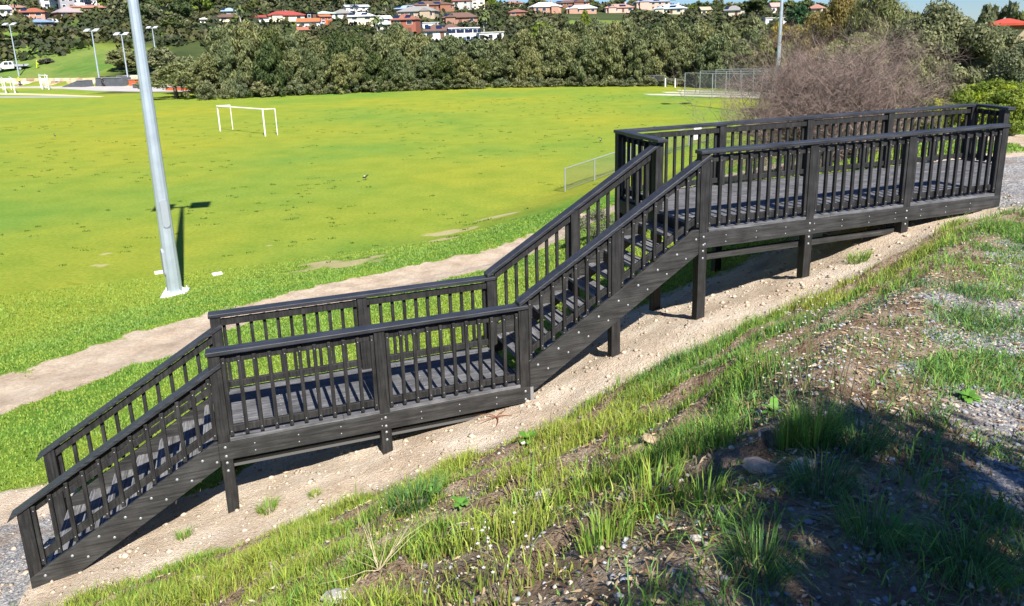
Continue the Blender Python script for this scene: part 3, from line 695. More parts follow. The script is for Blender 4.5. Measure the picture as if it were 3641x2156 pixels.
def tree_px(kind, pal, u, vtop, vbase, wpx, dist, label, group=None, **kw):
    """tree whose foot stands at 'dist' metres in the direction of photo column u; height from its top line"""
    d = ray(u, vbase); k = dist/math.hypot(d.x, d.y); x, y = d.x*k, d.y*k; zg = z1(x, y)
    d2 = ray(u, vtop); zt = EYE+d2.z*dist/math.hypot(d2.x, d2.y)
    return tree(kind, pal, x, y, max(1.2, zt-zg), wpx*px2m(dist), label, group, **kw)
# screening trees along the far edge of the field
prof = [(360,150),(480,120),(540,62),(620,52),(700,72),(780,92),(850,72),(930,92),(980,68),(1050,80),(1100,96),(1180,98),(1250,80),(1330,70),(1380,58),(1450,46),(1520,52),(1600,58),(1700,68),(1760,46),(1850,50),(1940,50)]
pu = [p[0] for p in prof]; pv = [p[1] for p in prof]
RG = 'screening trees along the far edge of the field'
random.seed(11); k = 0; RT = []
NTH = lambda i: (['', 'first', 'second', 'third', 'fourth', 'fifth', 'sixth', 'seventh', 'eighth', 'ninth', 'tenth', 'eleventh', 'twelfth', 'thirteenth', 'fourteenth', 'fifteenth', 'sixteenth', 'seventeenth', 'eighteenth', 'nineteenth', 'twentieth']+['twenty-'+w for w in ('first','second','third','fourth','fifth','sixth','seventh','eighth','ninth')]+['thirtieth', 'thirty-first'])[i]
for row, (d0, step, dv, w0, cnt) in enumerate(((109, 52, 26, 92, 29), (116, 56, 6, 104, 27), (125, 60, -4, 118, 26))):
    for i in range(cnt):
        u = (515 if row == 0 else 530)+i*step+random.uniform(-14, 14)+row*20
        if u > 1985: continue
        top = float(np.interp(u, pu, pv))+dv+random.uniform(-16, 12)+(14 if row == 0 else 0)
        dd = d0-np.interp(u, [500, 1300, 1700, 2000], [0, 0, 6, 20])+random.uniform(-2, 2)
        pal = random.choice(['olive', 'olive', 'olive', 'dark', 'olive', 'bright' if row == 0 and random.random() < .12 else 'olive'] if u < 1650 else ['olive', 'tan', 'olive', 'olive', 'gold'])
        lb = {'olive': 'shaggy olive-green screening tree in the dense row along the far field edge', 'dark': 'dark green screening tree in the dense row along the far field edge', 'bright': 'fresh green screening tree in the dense row along the far field edge',
              'tan': 'tan-tinged screening tree near the right end of the far field row', 'gold': 'golden-tipped screening tree near the right end of the far field row'}[pal]
        RT.append((row, u, lb, tree_px('wall', pal, u, top, 215, w0*random.uniform(.9, 1.25), dd, lb, RG+', '+pal, leaf=.5, per=110, bury=.25)))
for row in range(3):
    for i, q_ in enumerate(sorted([q for q in RT if q[0] == row], key=lambda q: q[1])):
        q_[3]['label'] = q_[2].split(' in the')[0].split(' near the')[0]+', '+NTH(i+1)+' from left in the '+('front', 'middle', 'rear')[row]+' row behind the field'; q_[3]['group'] = RG
for i in range(30):                               # low grey saltbush skirting the row
    u = 500+i*45+random.uniform(-10, 10); dd = 106-np.interp(u, [500, 1300, 1700, 2000], [0, 0, 5, 18])
    tree_px('bush', 'grey', u, 196+random.uniform(-5, 4)-.008*(u-500), 215, random.uniform(40, 60), dd, 'grey-green shrub, '+NTH(i+1)+' from left along the foot of the field-edge trees', 'low shrubs at the foot of the screening trees', name='shrub', cat='shrub', leaf=.28, per=50)
tree_px('round', 'olive', 432, 148, 226, 150, 112, 'broad rounded olive tree at the left end of the far field row', name='tree', leaf=.4, per=90, var=1)
tree_px('round', 'olive', 470, 132, 220, 130, 122, 'domed olive-green tree right behind the broad rounded one', leaf=.4, per=80, var=2)
tree_px('bush', 'yellow', 765, 150, 210, 60, 121, 'yellow-green flowering shrub rising between the screening trees', name='shrub', cat='shrub', leaf=.3, per=60)
# taller, nearer trees on the right
tree_px('wall', 'tan', 2040, -22, 250, 200, 62, 'tall tawny feathery tree behind the bare shrub', leaf=.21, per=420, var=0)
tree_px('wall', 'tan', 1985, 28, 245, 150, 66, 'shorter tawny feathery tree left of the tall one, behind the light pole', leaf=.2, per=340, var=1)
tree_px('wall', 'olive', 2135, -45, 250, 230, 56, 'tallest olive feathery tree at the upper right, running out of the picture top', leaf=.2, per=440, var=2)
tree_px('round', 'olive', 2080, 62, 255, 190, 48, 'bushy tawny tree filling the space above the bare shrub', leaf=.22, per=600, var=3)
tree_px('round', 'grey', 2290, -12, 235, 230, 44, 'large grey-green wattle tree with a dark hollow, right of the feathery trees', leaf=.24, per=700, var=0)
tree_px('round', 'grey', 2390, 48, 240, 210, 46, 'wide grey-green wattle tree at the right edge beneath the red roof', leaf=.24, per=650, var=1)
tree_px('round', 'olive', 2250, 120, 232, 120, 42, 'smaller olive tree tucked under the large wattle', leaf=.26, per=420, var=2)
tree_px('bush', 'grey', 2345, 150, 235, 150, 38, 'grey-green shrub in front of the wattle trees', name='shrub', cat='shrub', leaf=.2, per=300, var=3)
tree_px('round', 'grey', 2505, 92, 240, 150, 40, 'grey-green tree cut off by the right edge of the picture', leaf=.25, per=500, var=2)
tree_px('gum', 'grey', 2440, 0, 120, 90, 105, 'smoky-grey gum on the skyline left of the red roof', leaf=.9, per=70)
tree_px('gum', 'dark', 2498, 24, 120, 80, 100, 'dark gum on the skyline at the right edge above the red roof', leaf=.9, per=70)
# leafy bushes beyond the upper deck
for i, (u, vt, vb, wpx, dd, pal, lb) in enumerate([(2300,232,330,130,24,'lime','lime-yellow leafy bush directly behind the end railing of the upper deck'),(2395,236,335,130,25,'lime','lime-yellow leafy bush behind the right corner of the upper deck'),(2480,240,330,120,25,'lime','lime-yellow leafy bush at the right picture edge beyond the deck'),
        (2415,188,262,120,31,'bright','bright green leafy bush in the second tier below the wattle'),(2495,190,262,110,31,'bright','bright green leafy bush in the second tier at the right edge'),(2262,262,340,70,22,'bright','low bright green bush seen through the far railing'),(2350,270,340,120,22.5,'bright','green leafy bush low behind the rail corner'),(2450,270,345,120,23,'bright','green leafy bush low at the right behind the deck end')]):
    tree_px('bush', pal, u, vt, vb, wpx, dd, lb, name='bush', cat='bush', leaf=.16, per=420, var=i % 4)
# shade tree behind the photographer
tree('round', 'olive', 3.72, -3.05, 7.2, 4.2, 'shade tree behind the viewpoint casting dappled shade over the path', var=1, leaf=.26, per=170)
# ---------------------------------------------------------------- bare shrub behind the upper deck
def bare_shrub():
    g_ = random.Random(5); d = ray(2045, 300); D_ = 21.5; k = D_/math.hypot(d.x, d.y); bx, by = d.x*k, d.y*k; bz = z1(bx, by)
    root = empty('bare_shrub', (bx, by, bz)); tag(root, 'leafless grey-brown tangled shrub behind the far railing of the upper deck', 'shrub')
    H = EYE+ray(2045, 120).z*D_/math.hypot(*ray(2045, 120).xy)-bz; st = MB(); tw = MB()
    def grow_(p, dr, L, r, lv):
        n = 3
        for i in range(n):
            q_ = p+dr*(L/n); (st if lv < 3 else tw).tube(p, q_, r, r*.8, 4 if lv < 3 else 3, False); p = q_; r *= .82
            dr = (dr+Vector((g_.gauss(0, .22), g_.gauss(0, .22), g_.gauss(0, .16)))).normalized()
            if lv < 5 and L > .10:
                for _ in range(2 if lv > 0 else 3):
                    v_ = Vector((g_.gauss(0, 1), g_.gauss(0, 1), g_.gauss(.15, .7))).normalized(); nd = (dr*.75+v_*.85).normalized()
                    if g_.random() < .66: grow_(p, nd, L*g_.uniform(.55, .78), r*.78, lv+1)
    for i in range(24):
        a = i*6.283/24+g_.random()*.4; e = g_.uniform(.35, 1.4)
        grow_(Vector((g_.gauss(0, .2), g_.gauss(0, .2), -.1)), Vector((math.cos(a)*math.cos(e), math.sin(a)*math.cos(e), math.sin(e))), g_.uniform(.95, 1.25)*H/1.8, .042, 0)
    st.build('branch', P('shrub_branch', (.26, .20, .175), .85, .15, vary=.3, vscale=5), root); t_ = tw.build('twig', P('shrub_twig', (.24, .18, .155), .85, .15, vary=.6, vscale=6), root); t_['kind'] = 'stuff'
    print('twigs', len(tw.f), 'H', H)
bare_shrub()
# ---------------------------------------------------------------- houses on the far hillside
def roofm(c): return P('roof_%d_%d_%d' % tuple(int(x*200) for x in c), c, .75, .25, vary=.12, vscale=2)
def wallm(c): return P('wall_%d_%d_%d' % tuple(int(x*200) for x in c), c, .85, .2, vary=.06, vscale=1)
GLASS = P('window_glass', (.03, .04, .05), .12, .7); SOLAR = P('solar_panel', (.012, .02, .06), .18, .7); WHITE = P('white_paint', (.78, .78, .76), .5, .3)
DARKM = P('dark_opening', (.02, .02, .022), .7, .2)
BOXES = []; BLAB = []
TC = (.34, .12, .07); BRN = (.17, .10, .08); GRY = (.27, .26, .25); ZW = (.75, .77, .78); BRICK = (.30, .14, .09); CREAM = (.72, .64, .48); WHT = (.80, .79, .76); TAN = (.45, .36, .26); RED = (.36, .07, .06); ORG = (.44, .16, .07); PNK = (.45, .27, .21); BLU = (.30, .40, .52); MNT = (.48, .60, .54)
def house(u0, u1, vt, vb, roof, wall, label, storeys=1, solar=0, rk='hip', yaw=None, cat='house', name='house', dist=None, door=True, dark=False, windows=None):
    u = (u0+u1)/2; p = hit(u, vb)
    if dist: d = ray(u, vb); k = dist/math.hypot(d.x, d.y); p = Vector((d.x*k, d.y*k, z1(d.x*k, d.y*k)))
    D_ = math.hypot(p.x, p.y); ppm = 1/px2m(D_); wd = (u1-u0)/ppm; ht = (vb-vt)/ppm
    zb = EYE+ray(u, vb).z*D_/math.hypot(*ray(u, vb).xy)
    if yaw is None: yaw = random.uniform(-.35, .35)
    BOXES.append((u0, u1, vt, vb-(vb-vt)*.15, D_)); BLAB.append(label)
    root = empty(name, (p.x, p.y, zb), math.atan2(-p.x, p.y)+yaw); tag(root, label, cat)
    wd *= .93; dp = min(max(7, wd*.55), 13); rh = ht*(.42 if storeys == 1 else .28) if rk != 'flat' else ht*.06
    wh = ht-rh; hw = wd/2*.94; hd = dp/2
    MB().box(-hw, hw, -hd, hd, -4.0, wh).build('wall', wallm(wall), root)
    ov = .04*wd; r = MB()
    if rk == 'hip':
        a, b = wd/2, hd+.6; rl = max(a-b*.9, a*.15)
        r.add([(-a,-b,wh),(a,-b,wh),(a,b,wh),(-a,b,wh),(-rl,0,wh+rh),(rl,0,wh+rh),(-a,-b,wh-.22),(a,-b,wh-.22),(a,b,wh-.22),(-a,b,wh-.22)],
              [(0,1,5,4),(1,2,5),(2,3,4,5),(3,0,4),(0,6,7,1),(1,7,8,2),(2,8,9,3),(3,9,6,0),(6,9,8,7)])
    elif rk == 'gable':
        a, b = wd/2, hd+.6
        r.add([(-a,-b,wh),(a,-b,wh),(a,b,wh),(-a,b,wh),(-a,0,wh+rh),(a,0,wh+rh)], [(0,1,5,4),(2,3,4,5),(1,2,5),(3,0,4),(0,3,2,1)])
    else: r.box(-wd/2, wd/2, -hd-.3, hd+.3, wh, wh+rh)
    ro = r.build('roof', roofm(roof), root)
    if rk == 'hip' and wd > 12 and not dark:            # a front wing breaks up the long roof
        g_ = MB(); cx = hw*random.choice([-.55, .5]); ww = wd*.15; b = hd+.6; yf = -b-1.1
        g_.add([(cx-ww,yf,wh-.02),(cx+ww,yf,wh-.02),(cx,yf,wh+rh*.62),(cx-ww,-b*.2,wh-.02),(cx+ww,-b*.2,wh-.02),(cx,-b*.2,wh+rh*.62)], [(0,1,2),(0,2,5,3),(1,4,5,2),(0,3,4,1)])
        g_.build('gable_roof', roofm(tuple(x*.97 for x in roof)), ro)
        MB().box(cx-ww*.86, cx+ww*.86, yf+.35, -hd+.01, -4.0, wh-.03).build('front_wing', wallm(wall), root)
    f = -hd-.04; n = windows or max(2, int(wd/3.6))
    for st_ in range(storeys):
        z0_ = wh*st_/storeys; sh = wh/storeys
        for i in range(n):
            if i == n//2 and st_ == 0 and door:
                x = -hw+(i+.5)*2*hw/n; MB().box(x-.55, x+.55, f-.03, f+.06, z0_, z0_+sh*.78).build('door', P('door_brown', (.16, .08, .05), .6), root); continue
            x = -hw+(i+.5)*2*hw/n; a = min(.75, hw/n*.5)*random.uniform(.8, 1.2)
            wf = MB().box(x-a-.1, x+a+.1, f-.02, f+.07, z0_+sh*.30-.1, z0_+sh*.76+.1).build('window', WHITE, root)
            MB().box(x-a, x+a, f-.05, f, z0_+sh*.30, z0_+sh*.76).build('pane', GLASS, wf)
    if solar and rk in ('hip', 'gable'):
        b = hd+.6; sl = math.atan2(rh, b)
        for k in range(solar):
            cx = (-.30+.42*k+random.uniform(-.04, .04))*wd; m_ = MB(); pw = min(1.05, wd*.07)
            for i in range(3):
                for j in range(2):
                    y0 = -b*.80+j*b*.28; z0_ = wh+rh*(1-abs(y0)/b)+.08; y1 = y0+b*.26; z1_ = wh+rh*(1-abs(y1)/b)+.08; x0 = cx+(i-1.5)*pw*1.05
                    m_.add([(x0,y0,z0_),(x0+pw,y0,z0_),(x0+pw,y1,z1_),(x0,y1,z1_),(x0,y0,z0_-.05),(x0+pw,y0,z0_-.05),(x0+pw,y1,z1_-.05),(x0,y1,z1_-.05)], [(0,1,2,3),(4,7,6,5),(0,4,5,1),(1,5,6,2),(2,6,7,3),(3,7,4,0)])
            m_.build('solar_panel', SOLAR, root)
    if name == 'house' and wd > 14 and rk == 'hip': MB().box(wd*.22, wd*.22+.7, .5, 1.2, wh, wh+rh+.7).build('chimney', wallm(wall), ro)
    return root
random.seed(23)
HS = [
 (1003,1110,5,27,BRN,BRICK,'long brick house with dark brown roof, highest beneath the skyline at the picture centre',1,2,'hip'),
 (976,1074,18,45,GRY,TAN,'beige-roofed house just below the dark brown roofed brick house',1,0,'hip'),
 (968,1030,15,32,BLU,BRICK,'low house with blue-grey solar roof behind the beige-roofed one',1,2,'hip'),
 (1082,1174,33,58,BRN,(.36,.21,.15),'long brown-roofed brick house with one solar array, right of the hillside centre',1,1,'hip'),
 (962,1028,38,82,(.30,.13,.09),(.33,.12,.08),'two-storey red brick house with blue solar panels on its front roof',2,2,'hip'),
 (855,922,33,64,ZW,CREAM,'two-storey cream house with white roof and dark solar panels',2,2,'hip'),
 (922,957,40,58,ZW,WHT,'small white gabled house right of the two-storey cream house',1,0,'gable'),
 (924,972,53,70,MNT,WHT,'pale green-roofed house left of the red brick two-storey house',1,0,'hip'),
 (1034,1100,62,96,BRN,WHT,'white house with brown hipped roof and solar panels, lowest at the slope centre',1,2,'hip'),
 (1076,1134,61,95,BRN,CREAM,'cream house with brown roof joined against the right side of the lowest white house',1,1,'hip'),
 (1024,1068,57,73,ZW,WHT,'open white carport right of the red brick two-storey house',1,0,'flat'),
 (1152,1187,-4,23,ZW,CREAM,'cream three-storey tower house near the skyline',3,0,'flat'),
 (1108,1156,-4,24,TC,(.5,.5,.48),'terracotta-roofed house with dark balconies left of the cream tower house',2,0,'hip'),
 (841,903,14,33,(.55,.57,.6),WHT,'white balconied house near the skyline left of centre',2,0,'gable'),
 (653,743,30,51,RED,CREAM,'long crimson-roofed house with cream walls',1,0,'hip'),
 (617,668,39,52,RED,WHT,'small crimson-roofed white annexe left of the long crimson roof',1,0,'gable'),
 (728,785,47,68,ORG,WHT,'low orange-roofed house with white garage doors',1,0,'gable'),
 (778,809,38,58,ORG,(.45,.12,.05),'tall orange brick house right behind the low orange roof',2,0,'gable'),
 (742,770,34,49,(.015,.018,.03),(.015,.018,.03),'navy-black shed between crimson roof and green roof',1,0,'flat'),
 (522,586,37,52,BRN,CREAM,'brown-roofed house with cream wall left of the hillside lawn',1,0,'hip'),
 (543,582,22,39,BLU,GRY,'grey house with blue solar roof above the brown-roofed house',1,1,'hip'),
 (651,720,27,37,GRY,TAN,'grey-roofed house behind the long crimson roof',1,1,'hip'),
 (770,815,29,41,MNT,WHT,'mint-green roofed house right of the navy-black shed',1,0,'hip'),
 (815,862,25,46,GRY,WHT,'wide white house with grey roof left of the two-storey cream house',1,0,'hip'),
 (490,524,43,54,WHT,WHT,'small white-roofed bungalow at the edge of the woodland',1,0,'hip'),
 (727,758,68,86,(.38,.16,.10),(.45,.30,.22),'terracotta brick house low on the slope beside a pale driveway',1,0,'gable'),
 (63,113,27,56,TC,(.55,.28,.21),'two-storey pink house with red roof and solar panel at far left',2,1,'hip'),
 (142,192,23,49,(.36,.30,.30),BRICK,'brick house with pale hipped roof right of the two-storey pink house',1,0,'hip'),
 (73,119,50,64,(.22,.32,.45),(.18,.2,.22),'blue-roofed pergola house below the pink house',1,0,'hip'),
 (169,263,16,28,(.42,.20,.15),TAN,'long low terracotta roof under the commercial buildings',1,0,'hip'),
 (-6,22,22,52,ZW,WHT,'white two-storey house cut by the left picture edge',2,0,'gable'),
 (8,63,15,32,(.34,.20,.16),TAN,'brown-roofed house among palms at upper left',1,0,'hip'),
 (1295,1372,8,32,(.62,.60,.57),(.42,.24,.17),'brick house with long off-white roof left of the garden lawn',1,0,'hip'),
 (1383,1462,14,33,(.72,.74,.76),(.48,.28,.2),'white-roofed house with garage standing above the left end of the lawn',1,1,'hip'),
 (1477,1550,12,31,(.45,.27,.22),(.62,.42,.34),'pink brick house with two solar arrays above the right end of the lawn',1,2,'hip'),
 (1550,1637,0,25,(.30,.33,.40),(.60,.40,.32),'large two-storey house with full solar roof right of the pink brick house',2,3,'hip'),
 (1602,1679,14,34,(.55,.65,.72),CREAM,'pale blue-roofed house with carport in front of the large solar-roofed house',1,2,'hip'),
 (1354,1446,2,16,BRN,BRICK,'brown-roofed house behind the white-roofed garage house',1,2,'hip'),
 (1240,1290,24,39,(.26,.13,.10),BRICK,'small dark brown-roofed house half hidden by gums left of the lawn',1,0,'hip'),
 (1230,1282,4,17,(.36,.18,.13),CREAM,'terracotta-roofed house near the skyline right of the cream tower house',1,0,'hip'),
 (1710,1738,19,38,TAN,(.75,.65,.3),'small yellow cottage on the right of the hillside',1,0,'gable'),
 (1771,1819,17,41,GRY,CREAM,'grey-roofed house with solar panel left of the second light pole',1,1,'hip'),
 (1881,1907,10,32,(.5,.3,.27),(.75,.6,.55),'pale pink house directly left of the second light pole',1,0,'gable'),
 (1868,1919,46,65,WHT,WHT,'white flat-roofed house with one wide window behind the second light pole',1,0,'flat'),
 (1979,2016,14,35,(.38,.20,.15),CREAM,'terracotta-roofed house between the second light pole and the tall trees',1,0,'hip'),
 (1715,1742,71,92,(.32,.14,.09),(.2,.2,.22),'little hut with terracotta roof rising out of the screening trees',1,0,'hip'),
 (2426,2498,51,72,(.52,.08,.05),TAN,'house with bright red roof above the wattle trees at the right',1,0,'hip'),
]
for h_ in HS:
    far_d = 92 if h_[0] > 2400 else None
    house(*h_[:7], storeys=h_[7], solar=h_[8], rk=h_[9], dist=far_d)
# the white modern house and the commercial sheds
mh = house(1095, 1175, 70, 101, (.70,.72,.75), WHT, 'long modern white house with flat parapets and glazed upper floor, lowest on the slope', 2, 0, 'flat', yaw=.05, windows=4, door=False)
mh2 = house(1165, 1234, 80, 101, WHT, WHT, 'plain white flat-roofed wing right of the modern glazed house', 1, 0, 'flat', yaw=.05, windows=3, door=False)
for k in range(8): MB().box(-4.3+k*1.1, -3.4+k*1.1, -5.5, -5.38, 2.1, 3.0).build('solar_panel', SOLAR, mh)
for a in ((105,150,-2,22,WHT,(.80,.80,.78),'white commercial hall with dark shopfront on the upper left skyline'),(150,180,-3,26,(.25,.26,.28),(.30,.31,.33),'dark grey commercial box on the upper left skyline'),
          (180,205,2,24,WHT,WHT,'white commercial box between the grey ones on the upper left skyline'),(204,222,0,24,(.12,.14,.16),(.14,.16,.18),'charcoal commercial box with blue signboard on the upper left skyline'),(222,236,4,22,WHT,WHT,'small white commercial box at the right end of the skyline group')):
    o = house(*a, storeys=2, rk='flat', cat='commercial building', name='commercial_building', yaw=.1, windows=2)
    if 'blue' in a[6]: MB().box(-2.2, 1.2, -6.6, -4.4, 5.0, 6.6).build('signboard', P('sign_blue', (.05, .25, .55), .5), o)
    if 'dark shopfront' in a[6]: MB().box(-1.5, 3.5, -7.8, -5.9, 3.0, 6.5).build('shopfront', GLASS, o)
# ---------------------------------------------------------------- trees over the hillside
random.seed(31); cnt = 0; used = []
def covers(u, vt, vb, wpx, D_):
    for u0, u1, a, b, dh in BOXES:
        if D_ < dh+6 and u+wpx*.42 > u0 and u-wpx*.42 < u1:
            lim = a+(b-a)*.86
            if vt < lim and vb > a-4: return True
    if D_ < 260 and 1378 < u < 1535 and vt < 64: return True
    return False
def clear_of_lawn(u, vt, vb):
    return not (1380 < u < 1532 and vt < 66 and vb > 36)
kinds = [('gum', 'grey', 'smoky grey-green gum among the houses on the far hillside'), ('gum', 'dark', 'dark green gum among the houses on the far hillside'), ('round', 'olive', 'rounded olive-green tree on the far hillside'),
         ('round', 'dark', 'dark rounded tree on the far hillside'), ('round', 'bright', 'fresh green garden tree on the far hillside'), ('round', 'grey', 'grey rounded tree on the far hillside'), ('bush', 'gold', 'golden autumn-coloured garden tree on the far hillside')]
tries = 0; HT = []
while cnt < 205 and tries < 6000:
    tries += 1
    D_ = 150+(560-150)*random.random()**.8; az = random.uniform(-.74, .50)
    if random.random() < .22: az = random.uniform(-.74, -.35); D_ = random.uniform(196, 330)
    y = D_/math.sqrt(1+az*az); x = az*y
    if D_ < 190 and (x < -40 or x > 30) or (x < -60 and D_ < 222): continue
    if any((x-a)**2+(y-b)**2 < (2.2+D_*.008)**2 for a, b in used): continue
    zg = z1(x, y); left = x < -60; top = D_ > 470
    h = random.uniform(4.5, 8) if not left else random.uniform(5, 9)
    if top: h = random.uniform(6, 10)
    u, vb = pix((x, y, zg)); _, vt = pix((x, y, zg+h)); wm = h*random.uniform(.9, 1.35); wpx = wm/px2m(D_)
    if covers(u, vt, vb, wpx, D_) or not clear_of_lawn(u, vt, vb): continue
    kd, pl, lb = random.choices(kinds, [5, 6, 5, 5, 1.5, 3, .3])[0]
    HT.append((tree(kd, pl, x, y, h, wm, lb, 'trees on the far hillside', leaf=.95 if kd != 'bush' else .5, per=26, pale=kd == 'gum', bury=.4), u, (vt+vb)/2, lb.split(' among')[0].split(' on the')[0])); used.append((x, y)); cnt += 1
print('hill trees', cnt, tries)
import re as _re
def short(l): return _re.split(r' with | right | left | just | behind | near | among | above | below | in front| cut | joined | standing | between | on the | at the |,| beside | highest| half | low on| rising| beneath| under ', l)[0]
ORD = ['', 'second ', 'third ', 'fourth ', 'fifth ', 'sixth ', 'seventh ', 'eighth ', 'ninth ', 'tenth ']
HB = [(b, short(l)) for b, l in zip(BOXES, BLAB)]; grp = {}
for o, u, v, kd_ in HT:
    b, nm = min(HB, key=lambda q: math.hypot((q[0][0]+q[0][1])/2-u, ((q[0][2]+q[0][3])/2-v)*2.2)); du = u-(b[0]+b[1])/2; dv = v-(b[2]+b[3])/2
    rel_ = ('above' if dv < 0 else 'below') if abs(dv)*2.2 > abs(du) else ('right of' if du > 0 else 'left of'); grp.setdefault((kd_, rel_, nm), []).append((math.hypot(du, dv*2.2), o))
for (kd_, rel_, nm), L_ in grp.items():
    for i, (_, o) in enumerate(sorted(L_, key=lambda q: q[0])): o['label'] = (ORD[min(i, 9)]+kd_+' '+rel_+' the '+nm) if i else ('nearest '+kd_+' '+rel_+' the '+nm if len(L_) > 1 else kd_+' '+rel_+' the '+nm)

# particular trees one can pick out
for a in [('round','dark',62,84,150,56,226,'dark domed tree on the grass mound behind the white truck'),('round','dark',150,88,150,66,228,'large dark domed tree in the middle of the grass mound'),('round','dark',197,92,150,58,226,'dark domed tree touching its larger twin on the grass mound'),
          ('round','grey',250,104,152,60,226,'grey-olive tree right of the dark twins on the mound'),('round','olive',312,112,188,76,176,'wide olive tree above the end of the rock wall'),('round','olive',352,118,195,80,172,'olive tree behind the main light pole beside the rock wall'),
          ('bush','gold',222,44,70,42,330,'golden leafed tree beside the hillside road'),('bush','mauve',116,156,172,34,198,'low purplish bush on the grass mound beside the yellow-clad worker'),('bush','yellow',545,38,54,18,330,'small yellow-flowering tree beside the brown roof'),
          ('round','deep',1955,6,48,72,240,'deep green domed conifer right of the second light pole'),('round','deep',2040,18,42,28,200,'small deep green tree on the right skyline'),('round','bright',740,78,104,42,230,'fresh green round tree beside the pale driveway'),
          ('gum','dark',1850,-8,45,90,330,'black-green gum mass left of the second light pole'),('round','dark',20,118,150,60,222,'dark bushy tree right at the light pole on the mound'),('round','dark',330,166,198,50,170,'dark low tree at the right end of the rock wall'),
          ('bush','olive',-5,100,150,90,227,'wide olive thicket at the left picture edge'),('round','grey',398,112,200,86,166,'grey-olive tree between main pole and rounded field tree'),('round','bright',1432,22,44,24,250,'tall green garden tree between the two houses above the lawn')]:
    tree_px(a[0], a[1], a[2], a[3], a[4], a[5], a[6], a[7], leaf=.8 if a[0] != 'bush' else .5, per=60)
for u, vt, lp_ in ((845,-6,'above the white balconied house'),(870,2,'right of the white balconied house'),(945,4,'behind the small white gabled house'),(1190,40,'right of the long brown-roofed brick house'),(25,2,'nearest the left picture edge'),(40,6,'beside the brown-roofed house at upper left'),(1185,52,'shorter one above the plain white wing'),(590,30,'right of the grey house with blue roof'),(925,60,'in front of the pale green-roofed house')):      # palms
    p = hit(u, vt+34); D_ = min(math.hypot(p.x, p.y), 560); H = max(5, 30*px2m(D_))
    d = ray(u, vt+34); k = D_/math.hypot(d.x, d.y); x, y = d.x*k, d.y*k
    r = empty('palm', (x, y, z1(x, y))); tag(r, 'feathery palm '+lp_, 'palm', 'palms among the houses')
    MB().tube((0,0,-.5), (0,0,H), .28, .18, 6).build('trunk', PALEBARK, r); m_ = MB()
    for i in range(22):
        a = i*2.4; e = random.uniform(-.3, 1.1); L = random.uniform(2.4, 3.2); pts = [Vector((0,0,H))]
        for j in range(4): pts.append(pts[-1]+Vector((math.cos(a)*math.cos(e), math.sin(a)*math.cos(e), math.sin(e)))*L/4); e -= .45
        sd_ = Vector((-math.sin(a), math.cos(a), 0))
        for j in range(4):
            w0, w1 = (.12,.38,.42,.3)[j], (.38,.42,.3,.05)[j]; m_.add([pts[j]-sd_*w0, pts[j]+sd_*w0, pts[j+1]+sd_*w1, pts[j+1]-sd_*w1], [(0,1,2,3)])
    m_.build('frond', P('palm_frond', (.10,.13,.04), .6, vary=.3, vscale=1), r)
# undergrowth reading as one mass between the hillside trees
def scrub():
    n = 6500; az = rng.uniform(-.76, .56, n); D_ = 150+420*rng.random(n)**.8; y = D_/np.sqrt(1+az**2); x = az*y; z = Zt(x, y, False)
    keep = ~((x < -38) & (D_ < 206)); uv = [pix((a, b, c)) for a, b, c in zip(x, y, z)]
    for i, (u, v) in enumerate(uv):
        if not keep[i]: continue
        if 1376 < u < 1536 and 30 < v < 72: keep[i] = False; continue
        if 470 < u < 535 and 56 < v < 76 or 90 < u < 160 and 60 < v < 80: keep[i] = False; continue
        for u0, u1, a, b, dh in BOXES:
            if D_[i] < dh+5 and u0-4 < u < u1+4 and a < v-14 < b+2 and v-22 < b: keep[i] = False; break
    x, y, z, D_ = x[keep], y[keep], z[keep], D_[keep]; n = len(x); per = 34; k = np.repeat(np.arange(n), per)
    r = (1.3+2.0*rng.random(n))*(.8+D_/900); d = rng.normal(size=(n*per, 3)); d /= np.linalg.norm(d, axis=1)[:, None]; d[:, 2] = np.abs(d[:, 2])
    p = np.stack([x, y, z], -1)[k]+d*(r[k]*(.6+.4*rng.random(n*per)))[:, None]*np.array([1.2, 1.2, .95])
    nr = d+.6*rng.normal(size=d.shape); a = np.cross(nr, [0, 0, 1.]); a /= np.linalg.norm(a, axis=1)[:, None]+1e-9; b = np.cross(nr, a); b /= np.linalg.norm(b, axis=1)[:, None]+1e-9
    s_ = (.30+.35*rng.random(n*per))[:, None]*(.8+D_[k]/500)[:, None]; V = np.stack([p-a*s_, p-b*s_, p+a*s_, p+b*s_], 1).reshape(-1, 3)
    pal = np.array([(.045,.060,.022), (.075,.080,.028), (.055,.066,.035), (.10,.095,.045), (.085,.12,.03)])[rng.choice(5, n, p=[.3,.25,.25,.13,.07])]
    c = pal[k]*(.7+.6*rng.random((n*per, 1)))
    me = np_mesh('scrub', V, np.arange(len(V)), np.full(n*per, 4), leafmat('leaf_scrub', .15, .7), np.repeat(c[:, None], 4, 1).reshape(-1, 3))
    tag(link('scrub', me), 'dense olive undergrowth and garden shrubs covering the far hillside', 'undergrowth', kind='stuff')
scrub()
